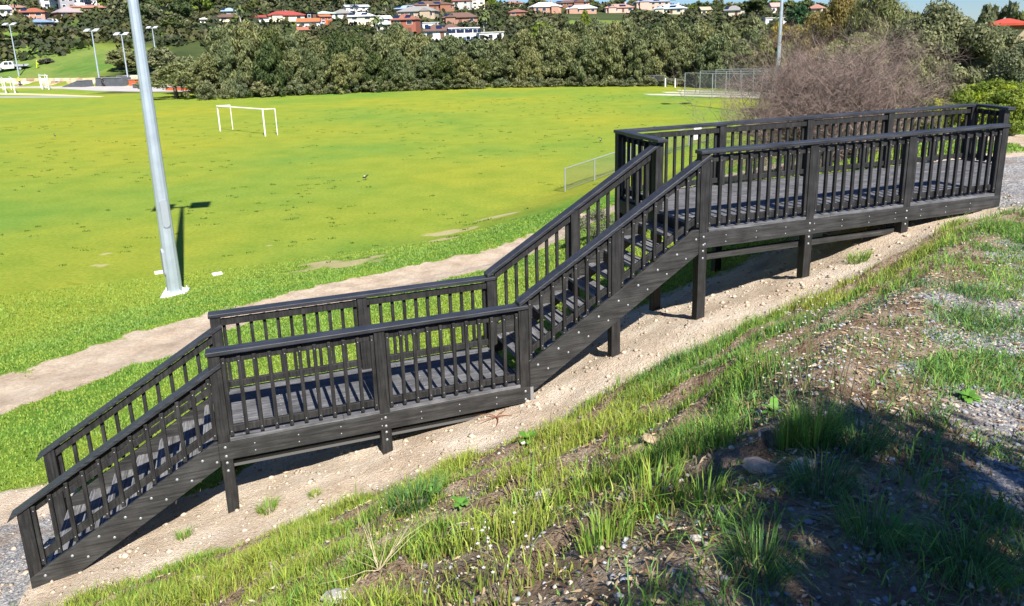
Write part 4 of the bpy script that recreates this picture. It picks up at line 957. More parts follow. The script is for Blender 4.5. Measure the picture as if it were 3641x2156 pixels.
# ---------------------------------------------------------------- sports field furniture
def at0(u, v): p = on0(u, v); return Vector((p.x, p.y, z1(p.x, p.y)))
def light_pole(p, H, r0, r1, label, cut=None, arm=1.0, yaw=0., group=None, covers=True, tilt=0.):
    root = empty('light_pole', p, yaw); tag(root, label, 'light pole', group)
    m = MB()
    for k in range(6): m.tube((0,0,H*k/6), (0,0,H*(k+1)/6), r0+(r1-r0)*k/6, r0+(r1-r0)*(k+1)/6, 12, False)
    m.build('pole', P('pole_galvanised', (.46, .53, .60), .45, .5, .45, vary=.10, vscale=3), root)
    if covers:
        b = MB().box(-.34, .34, -.34, .34, .02, .06); b.tube((0,0,.06), (0,0,.10), r0*1.25, n=12)
        for i in range(4):
            a = i*math.pi/2; b.prism([(r0*.9,.06),(r0*1.45,.06),(r0*.9,.24)], -.012, .012) if i == 0 else None
        for sx in (-1, 1):
            for sy in (-1, 1):
                b.tube((sx*.27, sy*.27, .06), (sx*.27, sy*.27, .15), .02, n=6); b.tube((sx*.27, sy*.27, .07), (sx*.27, sy*.27, .10), .04, n=6)
                b.add([(sx*.09, sy*.09, .06), (sx*.27, sy*.27, .06), (sx*.10, sy*.10, .22), (sx*.10-.012*sy, sy*.10+.012*sx, .06)], [(0,1,2),(0,2,3),(1,2,3),(0,1,3)])
        b.build('base_plate', P('base_plate', (.66, .67, .66), .6, .3, .3), root)
        for zc, side, a_ in ((2.35, 1, -1.25), (.98, 2, -2.75)):
            c = MB(); n = 14; w2, h2 = .095, .30; prof = [(w2*math.cos(t), h2+w2*math.sin(t)) for t in np.linspace(0, math.pi, n//2)]+[(w2*math.cos(t), -h2+w2*math.sin(t)) for t in np.linspace(math.pi, 2*math.pi, n//2)]
            rr_ = r0+(r1-r0)*zc/H; ca, sa = math.cos(a_), math.sin(a_)
            vs_ = [((rr_-.03)*ca-x*sa, (rr_-.03)*sa+x*ca, zc+z) for x, z in prof]+[((rr_+.025)*ca-x*sa*.97, (rr_+.025)*sa+x*ca*.97, zc+z*.98) for x, z in prof]; N_ = len(prof)
            c.add(vs_, [tuple(range(N_)), tuple(range(2*N_-1, N_-1, -1))]+[(i, i+N_, (i+1)%N_+N_, (i+1)%N_) for i in range(N_)])
            c.build('access_cover', P('access_cover', (.36,.40,.44), .55, .4, .3), root)
    MB().box(-arm, arm, -.06, .06, H-.12, H).build('crossarm', MC['pole_galvanised'], root)
    for sx in (-1, 1):
        m = MB().add([(sx*arm-.42,-.55,H+.02+tilt),(sx*arm+.42,-.55,H+.02+tilt),(sx*arm+.42,.45,H+.22),(sx*arm-.42,.45,H+.22),(sx*arm-.42,-.55,H+.14+tilt),(sx*arm+.42,-.55,H+.14+tilt),(sx*arm+.42,.45,H+.36),(sx*arm-.42,.45,H+.36)],
                     [(0,3,2,1),(4,5,6,7),(0,1,5,4),(1,2,6,5),(2,3,7,6),(3,0,4,7)])
        fl_ = m.build('floodlight', P('lamp_housing', (.60,.62,.64), .5, .4, .2), root)
    return root
b0_ = at0(431, 731)
light_pole(b0_, 13.4, .205, .075, 'tall tapered galvanised light pole standing on the field beside the dirt track', arm=.75, yaw=.25)
d = ray(1905, 150); k = 66/math.hypot(d.x, d.y); light_pole((d.x*k, d.y*k, z1(d.x*k, d.y*k)), 14, .19, .08, 'grey light pole rising behind the bare shrub and nets', covers=False)
for (u, vt, vb, D_, lb) in ((46, 60, 184, 189, 'light pole at far left above the parked white truck'),(245, 75, 207, 160, 'light pole with twin white heads left of the main pole'),(315, 84, 205, 156, 'light pole with twin white heads closest to the main pole'),(384, 68, 152, 200, 'farthest light pole, rising out of the trees just right of the main pole')):
    d = ray(u, vb); k = D_/math.hypot(d.x, d.y); x, y = d.x*k, d.y*k; z = z1(x, y); H = EYE+ray(u, vt).z*D_/math.hypot(*ray(u, vt).xy)-z
    light_pole((x, y, z), H, .15, .09, lb, arm=.8, covers=False, group='light poles round the skate park', tilt=-.15)
def goal(pts, h, r, label, back=True, name='football_goal'):
    FL, FR, BL, BR = pts; root = empty(name, FL); tag(root, label, 'football goal'); rel = lambda p: Vector(p)-Vector(FL)
    up = Vector((0,0,h))
    for p in (FL, FR): MB().tube(rel(p)-Vector((0,0,.02)), rel(p)+up, r, n=8).build('post', WHITE, root)
    MB().tube(rel(FL)+up-Vector((r,0,0)), rel(FR)+up+Vector((r,0,0)), r, n=8).build('crossbar', WHITE, root)
    if back:
        for f_, b_ in ((FL, BL), (FR, BR)):
            MB().tube(rel(f_)+up, rel(b_)+up*.985, r*.62, n=6).build('top_stay', WHITE, root); MB().tube(rel(b_)-Vector((0,0,.02)), rel(b_)+up*.985, r*.62, n=6).build('back_post', WHITE, root)
goal([at0(539.3,321.6), at0(649.5,333.8), at0(569.9,317.3), at0(679.3,331)], 2.02, .055, 'white freestanding football goal without a net on the sports field')
goal([at0(15,230), at0(37,229), at0(8,221), at0(28,220)], 2.3, .09, 'white goal frame at the far left edge of the field')
goal([at0(104,219), at0(120,220), at0(100,214), at0(114,214)], 2.4, .08, 'white goal frame in front of the rock wall')
# cricket nets and their concrete pitches
CHAIN = P('chain_wire', (.30,.32,.34), .6, .3); POSTM = P('fence_post', (.33,.36,.37), .5, .4, .3)
def meshmat(name, c, alpha, sc=60):
    m = bpy.data.materials.new(name); m.use_nodes = True; n = m.node_tree; b = n.nodes['Principled BSDF']; b.inputs['Base Color'].default_value = (*c, 1); b.inputs['Roughness'].default_value = .7; b.inputs['Alpha'].default_value = alpha
    return m
WIRE = meshmat('wire_netting', (.13,.14,.145), .13); SCREEN = meshmat('shade_cloth', (.05,.055,.06), .62)
def panel(pts_a, pts_b, z0_, z1_, root, mat, name='netting', th=.012):
    a, b = Vector(pts_a), Vector(pts_b); d = (b-a).normalized(); p = Vector((-d.y, d.x, 0))*th*.5
    m = MB(); m.add([a-p+Vector((0,0,z0_)), b-p+Vector((0,0,z0_)), b+p+Vector((0,0,z0_)), a+p+Vector((0,0,z0_)), a-p+Vector((0,0,z1_)), b-p+Vector((0,0,z1_)), b+p+Vector((0,0,z1_)), a+p+Vector((0,0,z1_))],
            [(0,3,2,1),(4,5,6,7),(0,1,5,4),(1,2,6,5),(2,3,7,6),(3,0,4,7)]); return m.build(name, mat, root)
def pitches():
    for i, (u0, v0, v1, w_) in enumerate(((1572,230.5,240.0,1.7),(1616,225.5,235.5,1.7),(1651,220.8,230.8,1.7))):
        a, b = at0(u0, v0), at0(1900, v1); d = (b-a).normalized(); p = Vector((-d.y, d.x, 0))*w_*.6; m = MB()
        m.add([a+d*1.5-p, b-p, b+p, a+d*1.5+p*.6, a]+[], [(0,1,2,3,4)]) ; m.v = [(x, y, .02) for x, y, z in m.v]; m.v += [(x, y, -.1) for x, y, z in m.v]
        m.f += [(9,8,7,6,5)]+[(j, j+5, (j+1)%5+5, (j+1)%5) for j in range(5)]
        o = m.build('pitch', P('concrete_pale', (.52,.50,.40), .85, .2, vary=.12, vscale=1)); tag(o, kind='structure')
pitches()
def nets():
    o_ = at0(1675, 238.4); root = empty('cricket_nets', o_); tag(root, 'cricket practice nets of grey poles and wire mesh at the right end of the field', 'cricket nets'); H = 2.52
    rows = [((1675,238.4),(1777,242.4)),((1712,231.5),(1806,235.5)),((1750,226.3),(1836,230.2)),((1784,222),(1866,226))]
    R_ = []
    for a, b in rows:
        A, B = at0(*a)-o_, at0(*b)-o_; d = (B-A).normalized(); B = A+d*13; R_.append((A, B, d))
        for k in range(5):
            p = A+d*(13*k/4); MB().tube(p-Vector((0,0,.1)), p+Vector((0,0,H)), .045, n=6).build('post', POSTM, root)
        MB().tube(A+Vector((0,0,H)), B+Vector((0,0,H)), .03, n=6).build('top_rail', POSTM, root)
        panel(A, B, .03, H-.03, root, WIRE)
    for (A, B, d), (A2, B2, d2) in zip(R_[:-1], R_[1:]):
        MB().tube(B+Vector((0,0,H)), B2+Vector((0,0,H)), .03, n=6).build('top_rail', POSTM, root)
    panel(R_[0][1], R_[3][1], .03, H-.1, root, SCREEN, 'screen'); panel(R_[3][0]+R_[3][2]*2, R_[3][1], .05, H-.3, root, SCREEN, 'screen', .05)
nets()
def low_fence(pts, h, label, name='wire_fence', wire=None, r=.03, every=None):
    root = empty(name, pts[0]); tag(root, label, 'fence'); o_ = Vector(pts[0]); U_ = Vector((0,0,h))
    for a, b in zip(pts[:-1], pts[1:]):
        a, b = Vector(a)-o_, Vector(b)-o_; MB().tube(a+U_, b+U_, r*.8, n=6).build('top_rail', POSTM, root); MB().tube(a+Vector((0,0,.08)), b+Vector((0,0,.08)), .008, n=4).build('tension_wire', POSTM, root); panel(a, b, .05, h-.02, root, wire or WIRE)
    for p in pts: p = Vector(p)-o_; MB().tube(p-Vector((0,0,.15)), p+U_*1.02, r, n=8).build('post', POSTM, root)
    return root
FP = [at0(1383,478), at0(1455,450), at0(1542,428), at0(1633,407), at0(1685,388), at0(1760,366)]
low_fence(FP, 1.02, 'low chain-wire fence with galvanised rail running behind the staircase')
sg = Vector(FP[4])+(Vector(FP[5])-Vector(FP[4]))*.22; dr_ = (Vector(FP[5])-Vector(FP[4])).normalized()
root_ = empty('notice_board', sg+Vector((0,0,.28)), math.atan2(dr_.y, dr_.x)-.35); tag(root_, 'blank white notice board fixed to the wire fence behind the upper deck', 'sign')
MB().box(-.28, .28, -.09, -.06, 0, .78).build('board', WHITE, root_)
low_fence([at0(1545,211), at0(1572,210.5), at0(1600,211), at0(1626,211)], 1.35, 'wire fence panel against the screening trees left of the cricket nets', wire=SCREEN)
low_fence([at0(729,209), at0(772,208.5)], 1.15, 'short wire fence panel against the screening trees above the football goal', wire=SCREEN)
low_fence([at0(418,221), at0(448,221), at0(480,220)], 1.2, 'wire fence half hidden beneath the field-edge trees at left')
rr0 = empty('post_rail', at0(1628,213)); tag(rr0, 'pair of short white posts with a rail beside the nets', 'rail')
o_ = at0(1628,213); e_ = at0(1652,214.5)-o_
for p in (Vector((0,0,0)), e_): MB().tube(p, p+Vector((0,0,1.1)), .09, n=8).build('post', WHITE, rr0)
MB().tube(Vector((0,0,1.0)), e_+Vector((0,0,1.0))+e_*.8, .03, n=6).build('rail', POSTM, rr0)
for u, v, lb in ((391,667.5,'white ground cover plate left of the main light pole base'),(532,672,'white ground cover plate in the grass right of the main light pole')):
    p = at0(u, v); o = MB().box(-.15,.15,-.15,.15,-.05,.03).build('ground_plate', WHITE, bevel=.01); o.location = p; o.rotation_euler = (0,0,.5); tag(o, lb, 'cover plate')
# magpies
def magpie(u, v, yaw, label):
    p = at0(u, v); root = empty('magpie', p, yaw, .85); tag(root, label, 'bird')
    b = MB(); prof = [(-.20,.16,.012),(-.12,.17,.035),(-.05,.19,.062),(.03,.215,.066),(.09,.245,.045),(.12,.275,.036),(.145,.292,.036),(.175,.292,.02),(.19,.288,.010),(.235,.278,.003)]
    n = 8; vs_ = []
    for x, z, r in prof:
        for k in range(n): t = 2*math.pi*k/n; vs_.append((x, r*math.cos(t), z+r*math.sin(t)))
    fs_ = [(i*n+k, i*n+(k+1)%n, (i+1)*n+(k+1)%n, (i+1)*n+k) for i in range(len(prof)-1) for k in range(n)]+[tuple(range(n)), tuple(range(len(vs_)-1, len(vs_)-n-1, -1))]
    b.add(vs_, fs_)
    for sy in (-.022, .022): b.tube((0,sy,.17), (.01,sy,.09), .011, .007, 5); b.tube((.01,sy,.09), (0,sy,0), .007, .005, 5); b.tube((0,sy,.004), (.05,sy,.004), .005, .003, 4)
    b.build('body', P('feather_black', (.012,.012,.014), .5, .4), root, smooth=True)
    MB().ball((-.035,0,.245), .085, .045, .022, 8, 5).build('white_back', WHITE, root, smooth=True)
magpie(895,441,.4,'magpie on the grass in the middle of the field'); magpie(135,336,2.5,'magpie on the grass at the left side of the field'); magpie(1470,349,1.2,'magpie on the grass left of the upper deck corner')
# ---------------------------------------------------------------- left background: paths, skate park, rock wall, truck, workers
def flat(name, pts, mat, z=.03, kind='structure', thick=.2):
    m = MB(); n = len(pts); m.v = [(p.x, p.y, z) for p in pts]+[(p.x, p.y, z-thick) for p in pts]; m.f = [tuple(range(n)), tuple(range(2*n-1, n-1, -1))]+[(j, j+n, (j+1)%n+n, (j+1)%n) for j in range(n)]
    return tag(m.build(name, mat), kind=kind)
CONC = P('concrete', (.46,.43,.41), .85, .2, vary=.12, vscale=.5); PALEP = P('pale_path', (.58,.50,.33), .9, .1, vary=.1, vscale=.6); GREYP = P('asphalt_path', (.34,.35,.37), .9, .1)
flat('path', [on0(-60,226.5), on0(-60,231.5), on0(60,233), on0(150,235.5), on0(245,238.2), on0(255,236.6), on0(160,232.5), on0(60,229)], PALEP, .03)
flat('path', [on0(-60,236.5), on0(-60,239.5), on0(60,239.5), on0(160,239), on0(230,238.3), on0(150,236.8), on0(60,236.8)], GREYP, .025)
flat('skate_park_slab', [on0(-60,212), on0(-60,218), on0(60,216), on0(150,218), on0(235,223), on0(345,225), on0(480,224), on0(480,212), on0(345,204.5), on0(60,204.5)], CONC, .04)
def ramp(u0, u1, v, hgt, dep, mat, label, w0=0.):
    a, b = on0(u0, v), on0(u1, v); L = (b-a).length; root = empty('skate_ramp', (a.x, a.y, .04), math.atan2(b.y-a.y, b.x-a.x)); tag(root, label, 'skate ramp')
    MB().add([(0,0,0),(L,0,0),(L,dep,0),(0,dep,0),(w0*L,0,hgt),(L,0,hgt),(L,dep,hgt),(w0*L,dep,hgt)], [(0,3,2,1),(4,5,6,7),(0,1,5,4),(1,2,6,5),(2,3,7,6),(3,0,4,7)]).build('ramp_body', mat, root, bevel=.03)
    MB().tube((w0*L,-.05,hgt), (L,-.05,hgt), .05, n=6).build('coping', POSTM, root)
DKC = P('dark_concrete', (.10,.11,.12), .8, .2, vary=.2, vscale=1); ORC = P('orange_paint', (.55,.13,.05), .7, .2, vary=.1, vscale=2)
ramp(60,130,209,1.0,4,DKC,'dark low ramp at the left of the skate park',.3); ramp(95,165,206,1.2,2,CONC,'pale concrete block along the skate park rear'); ramp(150,205,214,1.15,2,DKC,'dark wedge ramp in front of the skate park',.75)
ramp(233,300,212,1.5,2,DKC,'dark sloping bank ramp right of the light pole',.05); ramp(262,318,209,1.6,3,P('pale_concrete', (.60,.57,.52), .85),'white concrete bank in the middle of the skate park',.5); ramp(316,352,211,1.1,2,ORC,'orange-red painted ramp beside the main light pole'); ramp(325,352,217,.7,1.5,DKC,'small dark block below the orange-red ramp')
ramp(405,466,222.5,.5,1.5,ORC,'orange-red ledge glimpsed beneath the rounded field tree'); ramp(170,240,209,.9,3,P('mauve_concrete', (.40,.34,.36), .85),'mauve-grey concrete ramp in the centre of the skate park',.1)
def rock_wall():
    root = empty('rock_retaining_wall', (-70, 141.9, 0)); tag(root, 'stepped retaining wall of honey-coloured rocks below the grass mound', 'wall'); g_ = random.Random(4)
    ms = [MB(), MB(), MB()]
    for row in range(3):
        x = -50.
        while x < 7:
            L = g_.uniform(.9, 2.3); h = .48; y = row*.34-.35-.41*x; j = lambda s_: g_.uniform(-s_, s_)
            ms[g_.choice([0,0,1,2])].add([(x+j(.08),y-.45+j(.12),row*h-.1),(x+L+j(.08),y-.45+j(.12),row*h-.1),(x+L,y+.5,row*h-.1),(x,y+.5,row*h-.1),(x+.1+j(.1),y-.32+j(.12),row*h+h-.03+j(.05)),(x+L-.1+j(.1),y-.32+j(.12),row*h+h-.03+j(.05)),(x+L-.1,y+.45,row*h+h-.04),(x+.1,y+.45,row*h+h-.04)],
                [(0,3,2,1),(4,5,6,7),(0,1,5,4),(1,2,6,5),(2,3,7,6),(3,0,4,7)]); x += L+.05
    for m, c in zip(ms, ((.50,.38,.24),(.60,.53,.42),(.30,.21,.14))): m.build('rocks', P('rock_%d' % int(c[0]*100), c, .9, .15, vary=.3, vscale=1.2, bump=.5, bscale=3), root, bevel=.05)
rock_wall()
def truck():
    d = ray(31, 179.5); D_ = 197; k = D_/math.hypot(d.x, d.y); x, y = d.x*k, d.y*k; root = empty('utility_truck', (x, y, z1(x, y)), .12+.3, 1.12)
    tag(root, 'white extra-cab utility truck with grey tray parked on the grass mound', 'truck'); wp = P('truck_paint', (.80,.80,.80), .5, .3); tray = P('tray_alloy', (.38,.40,.42), .5, .4, .4)
    # x forward = -x (faces left); length 5.4, width 1.85
    body = [(-2.7,.55),(-2.62,.95),(-1.75,1.08),(-1.15,1.68),(-.85,1.74),(.35,1.74),(.52,1.05),(.52,.42),(-2.5,.38)]
    MB().prism(body[::-1], -.9, .9).build('body', wp, root, bevel=.04)
    MB().box(.60, 2.75, -.95, .95, .78, .92).build('tray', tray, root)
    for yy in (-.95, .91): MB().box(.60, 2.75, yy, yy+.04, .92, 1.16).build('tray_side', tray, root)
    MB().box(.60, .66, -.9, .9, .92, 1.7).build('headboard', tray, root); MB().box(.5, 2.6, -.4, .4, .45, .77).build('chassis', DARKM, root)
    for xx in (-1.78, 1.45):
        for yy in (-.93, .70):
            w_ = MB().tube((xx, yy, .36), (xx, yy+.23, .36), .37, n=16).build('wheel', P('tyre', (.02,.02,.02), .85), root); MB().tube((xx, yy-.012, .36), (xx, yy+.242, .36), .21, n=12).build('rim', tray, w_)
    for yy in (-.915, .885):
        MB().prism([(-1.12,1.12),(-.35,1.12),(-.35,1.62),(-.92,1.62)], yy, yy+.03).build('window', GLASS, root); MB().prism([(-.25,1.12),(.30,1.12),(.26,1.62),(-.25,1.62)], yy, yy+.03).build('window', GLASS, root)
    MB().add([(-1.72,-.75,1.13),(-1.72,.75,1.13),(-1.20,.68,1.66),(-1.20,-.68,1.66)], [(0,1,2,3)]).build('windscreen', GLASS, root)
    for yy in (-.8, .55): MB().box(-2.72, -2.6, yy, yy+.25, .72, .9).build('headlight', GLASS, root)
truck()
def person(u, v, D_, yaw, label, top, legs_, hat, bend=0., scale=1.):
    d = ray(u, v); k = D_/math.hypot(d.x, d.y); x, y = d.x*k, d.y*k; root = empty('person', (x, y, z1(x, y)), yaw, scale); tag(root, label, 'person')
    def skin(name, pts, edges, mat, sub=1):
        me = bpy.data.meshes.new(name); me.from_pydata([p[:3] for p in pts], edges, []); o = link(name, me, mat, root)
        md = o.modifiers.new('skin', 'SKIN'); md.use_smooth_shade = True
        for i, p in enumerate(pts): me.skin_vertices[0].data[i].radius = (p[3], p[4] if len(p) > 4 else p[3])
        me.skin_vertices[0].data[0].use_root = True; o.modifiers.new('sub', 'SUBSURF').levels = sub; o.modifiers['sub'].render_levels = sub
        return o
    b = bend; sh = (.0+.38*math.sin(b), 1.0+.42*math.cos(b)); nk = (.47*math.sin(b), 1.0+.50*math.cos(b)); hd = (.62*math.sin(b)+.03, 1.0+.65*math.cos(b))
    X = lambda p, yy: (p[0], yy, p[1])
    pts = [(0,0,1.0,.15,.12),(sh[0]*.5,0,.5*(1+sh[1]),.15,.12),(*X(sh,0),.15,.10),(*X(nk,0),.06),(*X(hd,0),.10,.09),
           (sh[0],.19,sh[1]-.02,.06),(sh[0]+.12,.25,sh[1]-.30,.048),(sh[0]+.28,.22,sh[1]-.52,.036),(sh[0]+.33,.21,sh[1]-.60,.035),
           (sh[0],-.19,sh[1]-.02,.06),(sh[0]+.05,-.26,sh[1]-.30,.048),(sh[0]+.16,-.26,sh[1]-.55,.036),(sh[0]+.19,-.26,sh[1]-.64,.035),
           (0,.10,.92,.09),(.05,.11,.50,.065),(-.02,.12,.10,.045),(.10,.12,.04,.04),(0,-.10,.92,.09),(-.03,-.12,.50,.065),(-.10,-.13,.10,.045),(.02,-.13,.04,.04)]
    ed = [(0,1),(1,2),(2,3),(3,4),(2,5),(5,6),(6,7),(7,8),(2,9),(9,10),(10,11),(11,12),(0,13),(13,14),(14,15),(15,16),(0,17),(17,18),(18,19),(19,20)]
    skin('body', pts, ed, P('skin_tone', (.45,.27,.18), .6))
    pj = [(p[0], p[1], p[2], p[3]+.022, (p[4] if len(p) > 4 else p[3])+.022) for p in (pts[0], pts[1], pts[2], pts[5], pts[6], pts[7], pts[9], pts[10], pts[11])]
    skin('jacket', pj, [(0,1),(1,2),(2,3),(3,4),(4,5),(2,6),(6,7),(7,8)], top)
    pt = [(0,0,1.0,.165,.135)]+[(p[0], p[1], p[2], p[3]+.02) for p in (pts[13], pts[14], pts[15], pts[17], pts[18], pts[19])]
    skin('trousers', pt, [(0,1),(1,2),(2,3),(0,4),(4,5),(5,6)], legs_)
    MB().ball((hd[0], 0, hd[1]+.05), .125, .12, .09, 8, 5).build('hat', hat, root, smooth=True)
HV = P('hi_vis_yellow', (.62,.75,.02), .7); DKB = P('dark_cloth', (.02,.022,.03), .8)
person(93,176,194,.5,'worker in a yellow hi-vis suit walking on the grass mound',HV,HV,HV,.1); person(47,196,177,2.5,'worker in a yellow hi-vis jacket below the rock wall',HV,P('navy_cloth', (.02,.03,.08), .8),HV,.4)
person(446,217,129,2.8,'stooping person in dark clothes beneath the rounded field tree',DKB,DKB,DKB,.7,.95); person(251,207,157,0.,'person in dark clothes standing beside the skate park light pole',DKB,DKB,DKB,.05)
# hillside lane and parked cars
for u0, u1, v, lb in ((176,195,80,'white van parked beside the hillside road'),(524,540,95,'white car parked on the hillside road above the main light pole')):
    pass
def car(u, v, label, c):
    p = hit(u, v); root = empty('parked_car', p, random.uniform(-.3, .3)); tag(root, label, 'car'); cm = P('car_'+label[:5].strip(), c, .3, .5)
    MB().prism([(-2.2,.35),(2.2,.35),(2.2,.85),(1.2,.95),(.7,1.42),(-1.0,1.45),(-1.7,.95),(-2.2,.85)][::1], -.85, .85).build('body', cm, root, bevel=.05)
    for yy in (-.87, .845): MB().prism([(-1.45,.95),(1.0,.95),(.6,1.35),(-.95,1.37)], yy, yy+.025).build('window', GLASS, root)
    for xx in (-1.4, 1.4):
        for yy in (-.9, .7): MB().tube((xx,yy,.32), (xx,yy+.2,.32), .33, n=12).build('wheel', P('tyre', (.02,.02,.02), .85), root)
car(130, 59, 'white van-like car parked beside the blue-roofed pergola house', (.8,.8,.8)); car(367, 75, 'white car parked on the slope right of the main light pole', (.8,.8,.8)); car(780, 63, 'silver car parked by the low orange-roofed house', (.5,.5,.52))
# ---------------------------------------------------------------- foreground plants and rocks
GB = leafmat('grass_blade', .35, .5)
def tuft(u, v, h, n, kcol, label, spread=.10, lean=.5, wd=.007, name='grass_tuft'):
    p = hit(u, v); g_ = rng; r = empty(name, p); tag(r, label, 'grass tuft')
    a = g_.random(n)*6.283; rad = spread*np.sqrt(g_.random(n)); x, y = rad*np.cos(a), rad*np.sin(a); zz = Zt(x+p.x, y+p.y)-p.z
    blades(x, y, h*(.5+.6*g_.random(n)), np.full(n, wd), np.cos(a), np.sin(a), np.clip(g_.normal(lean, .2, n), .05, .95), gcol(n, np.full(n, kcol), .06), 'blades', None, parent=r, zz=zz)
tuft(1990,1085,.27,300,.55,'tallest rush-like green tuft at the edge of the gravel path',.10,.34,.004); tuft(1935,1095,.21,170,.45,'upright rush tuft directly left of the tallest one',.06,.25,.004)
tuft(1020,1228,.24,320,.85,'blue-green grass tuft standing out of the grass edge below the long landing',.20,.5); tuft(655,1250,.17,110,.35,'small grass tuft alone on the sandy strip below the first support post',.09,.6); tuft(450,1318,.14,80,.4,'tiny grass tuft on sand below the lower stairs',.06,.6)
tuft(770,1215,.10,60,.3,'sparse grass sprig on sand between the two lower support posts',.06,.7); tuft(1690,885,.20,260,.6,'dense green tuft at the grass edge below the upper stairs',.17,.6); tuft(1600,1215,.19,110,.3,'bright upright grass tuft in the middle of the bank',.12,.3)
tuft(1480,1330,.19,100,.35,'green grass tuft near the picture bottom left of the shade',.12,.3); tuft(1725,1240,.2,70,.4,'slender grass tuft by the edge of the shade',.09,.3); tuft(2130,1330,.24,220,.75,'sprawling blue-green tuft in the shaded gravel',.09,.88,.004); tuft(2370,1400,.22,260,.8,'sprawling dark tuft in the shaded lower right corner',.11,.88,.004)
tuft(2100,1090,.22,260,.85,'flattened blue-green tuft right of the rush tufts',.12,.9,.004); tuft(2010,1195,.2,240,.85,'flattened tuft in the shade below the tall rush tuft',.11,.9,.004); tuft(1860,1390,.2,200,.8,'flattened tuft low in the shade near the bottom edge',.10,.88,.004); tuft(2100,640,.18,200,.4,'grass tuft at the bank edge below the second upper support post',.14,.6)
def weed(u, v, n, L, label):
    p = hit(u, v); r = empty('leafy_weed', p); tag(r, label, 'weed'); m = MB()
    for i in range(n):
        a = i*2.4+random.uniform(-.3,.3); l = L*random.uniform(.6,1.1); e = random.uniform(.25,1.0); d_ = Vector((math.cos(a)*math.cos(e), math.sin(a)*math.cos(e), math.sin(e))); s_ = Vector((-math.sin(a), math.cos(a), 0)); P0_ = Vector((0,0,0)); pts = [P0_]
        for j in range(4): pts.append(pts[-1]+d_*l*.15); d_ = (d_+Vector((0,0,-.28))).normalized()
        ws = (.06,.22,.26,.2,.02)
        for j in range(4): m.add([pts[j]-s_*ws[j]*l*.5, pts[j]+s_*ws[j]*l*.5, pts[j+1]+s_*ws[j+1]*l*.5, pts[j+1]-s_*ws[j+1]*l*.5], [(0,1,2,3)])
    m.build('leaf', P('weed_leaf', (.10,.24,.03), .5, .4, vary=.3, vscale=12), r)
for a in ((1292,1092,16,.20,'leafy green weed at the lower edge of the sandy strip'),(1130,1235,12,.14,'flat leafy weed at the grass edge right of the blue-green tuft'),(1893,1010,14,.18,'bright leafy weed beside the onion-weed flowers'),(1060,1215,9,.17,'grey-green broad-leaved weed touching the blue-green tuft'),(2210,1330,14,.18,'dark leafy weed in the shaded gravel'),(1440,985,10,.12,'small leafy weed where the bank begins below the staircase foot'),(2370,975,22,.13,'low green weed patch on the sunlit gravel path')): weed(*a)
def onion_weed(u, v, i, label):
    p = hit(u, v); r = empty('onion_weed', p, random.random()*6); tag(r, label, 'wildflower'); st = MB()
    for k in range(random.randint(2, 3)):
        a = random.random()*6.28; h = random.uniform(.26, .42); b = Vector((random.gauss(0,.03), random.gauss(0,.03), 0)); tp = b+Vector((math.cos(a)*h*.22, math.sin(a)*h*.22, h)); mid_ = b+(tp-b)*.5+Vector((0,0,.02))
        st.tube(b, mid_, .0028, .0022, 4, False); st.tube(mid_, tp, .0022, .0014, 4, False)
        for j in range(random.randint(2, 4)):
            q_ = mid_+(tp-mid_)*random.uniform(.35, 1); e = q_+Vector((random.gauss(0,.025), random.gauss(0,.025), .02)); st.tube(q_, e, .0014, .001, 3, False)
            fl = MB()
            if random.random() < .6:
                for w_ in range(6):
                    t = w_*1.047; d_ = Vector((math.cos(t), math.sin(t), .45)); s_ = Vector((-math.sin(t), math.cos(t), 0))*.0024; fl.add([e, e+d_*.005+s_, e+d_*.009, e+d_*.005-s_], [(0,1,2,3)])
            else: fl.ball(e, .003, .003, .006, 5, 4)
            fl.build('flower', P('onion_flower', (.62,.56,.55), .5), r)
    st.build('stem', P('onion_stem', (.16,.16,.07), .6), r)
random.seed(77)
for i, (u, v, lb) in enumerate(((1905,870,'left, at the bank edge'),(1930,890,'beside the leftmost one'),(1955,860,'tallest in the upper left'),(1985,880,'just right of the upper left plants'),(1920,925,'below the upper left plants'),(1978,955,'left of the rush tufts'),(2035,960,'in the thick of the cluster above the rush tufts'),(2062,945,'right of the cluster above the rush tufts'),(2050,985,'directly above the tallest rush tuft'),(1895,945,'lowest at the bank edge'),(1940,1010,'immediately above the upright rush tuft'),(1890,1000,'beside the bright leafy weed'),(1205,1475,'at the bottom edge near the picture middle'),(1270,1440,'in shade at the bottom edge'),(1230,1455,'between the two at the bottom edge'),(930,1280,'alone in the grass below the long landing'))):
    onion_weed(u, v+25, i, 'white-flowered onion weed '+lb)
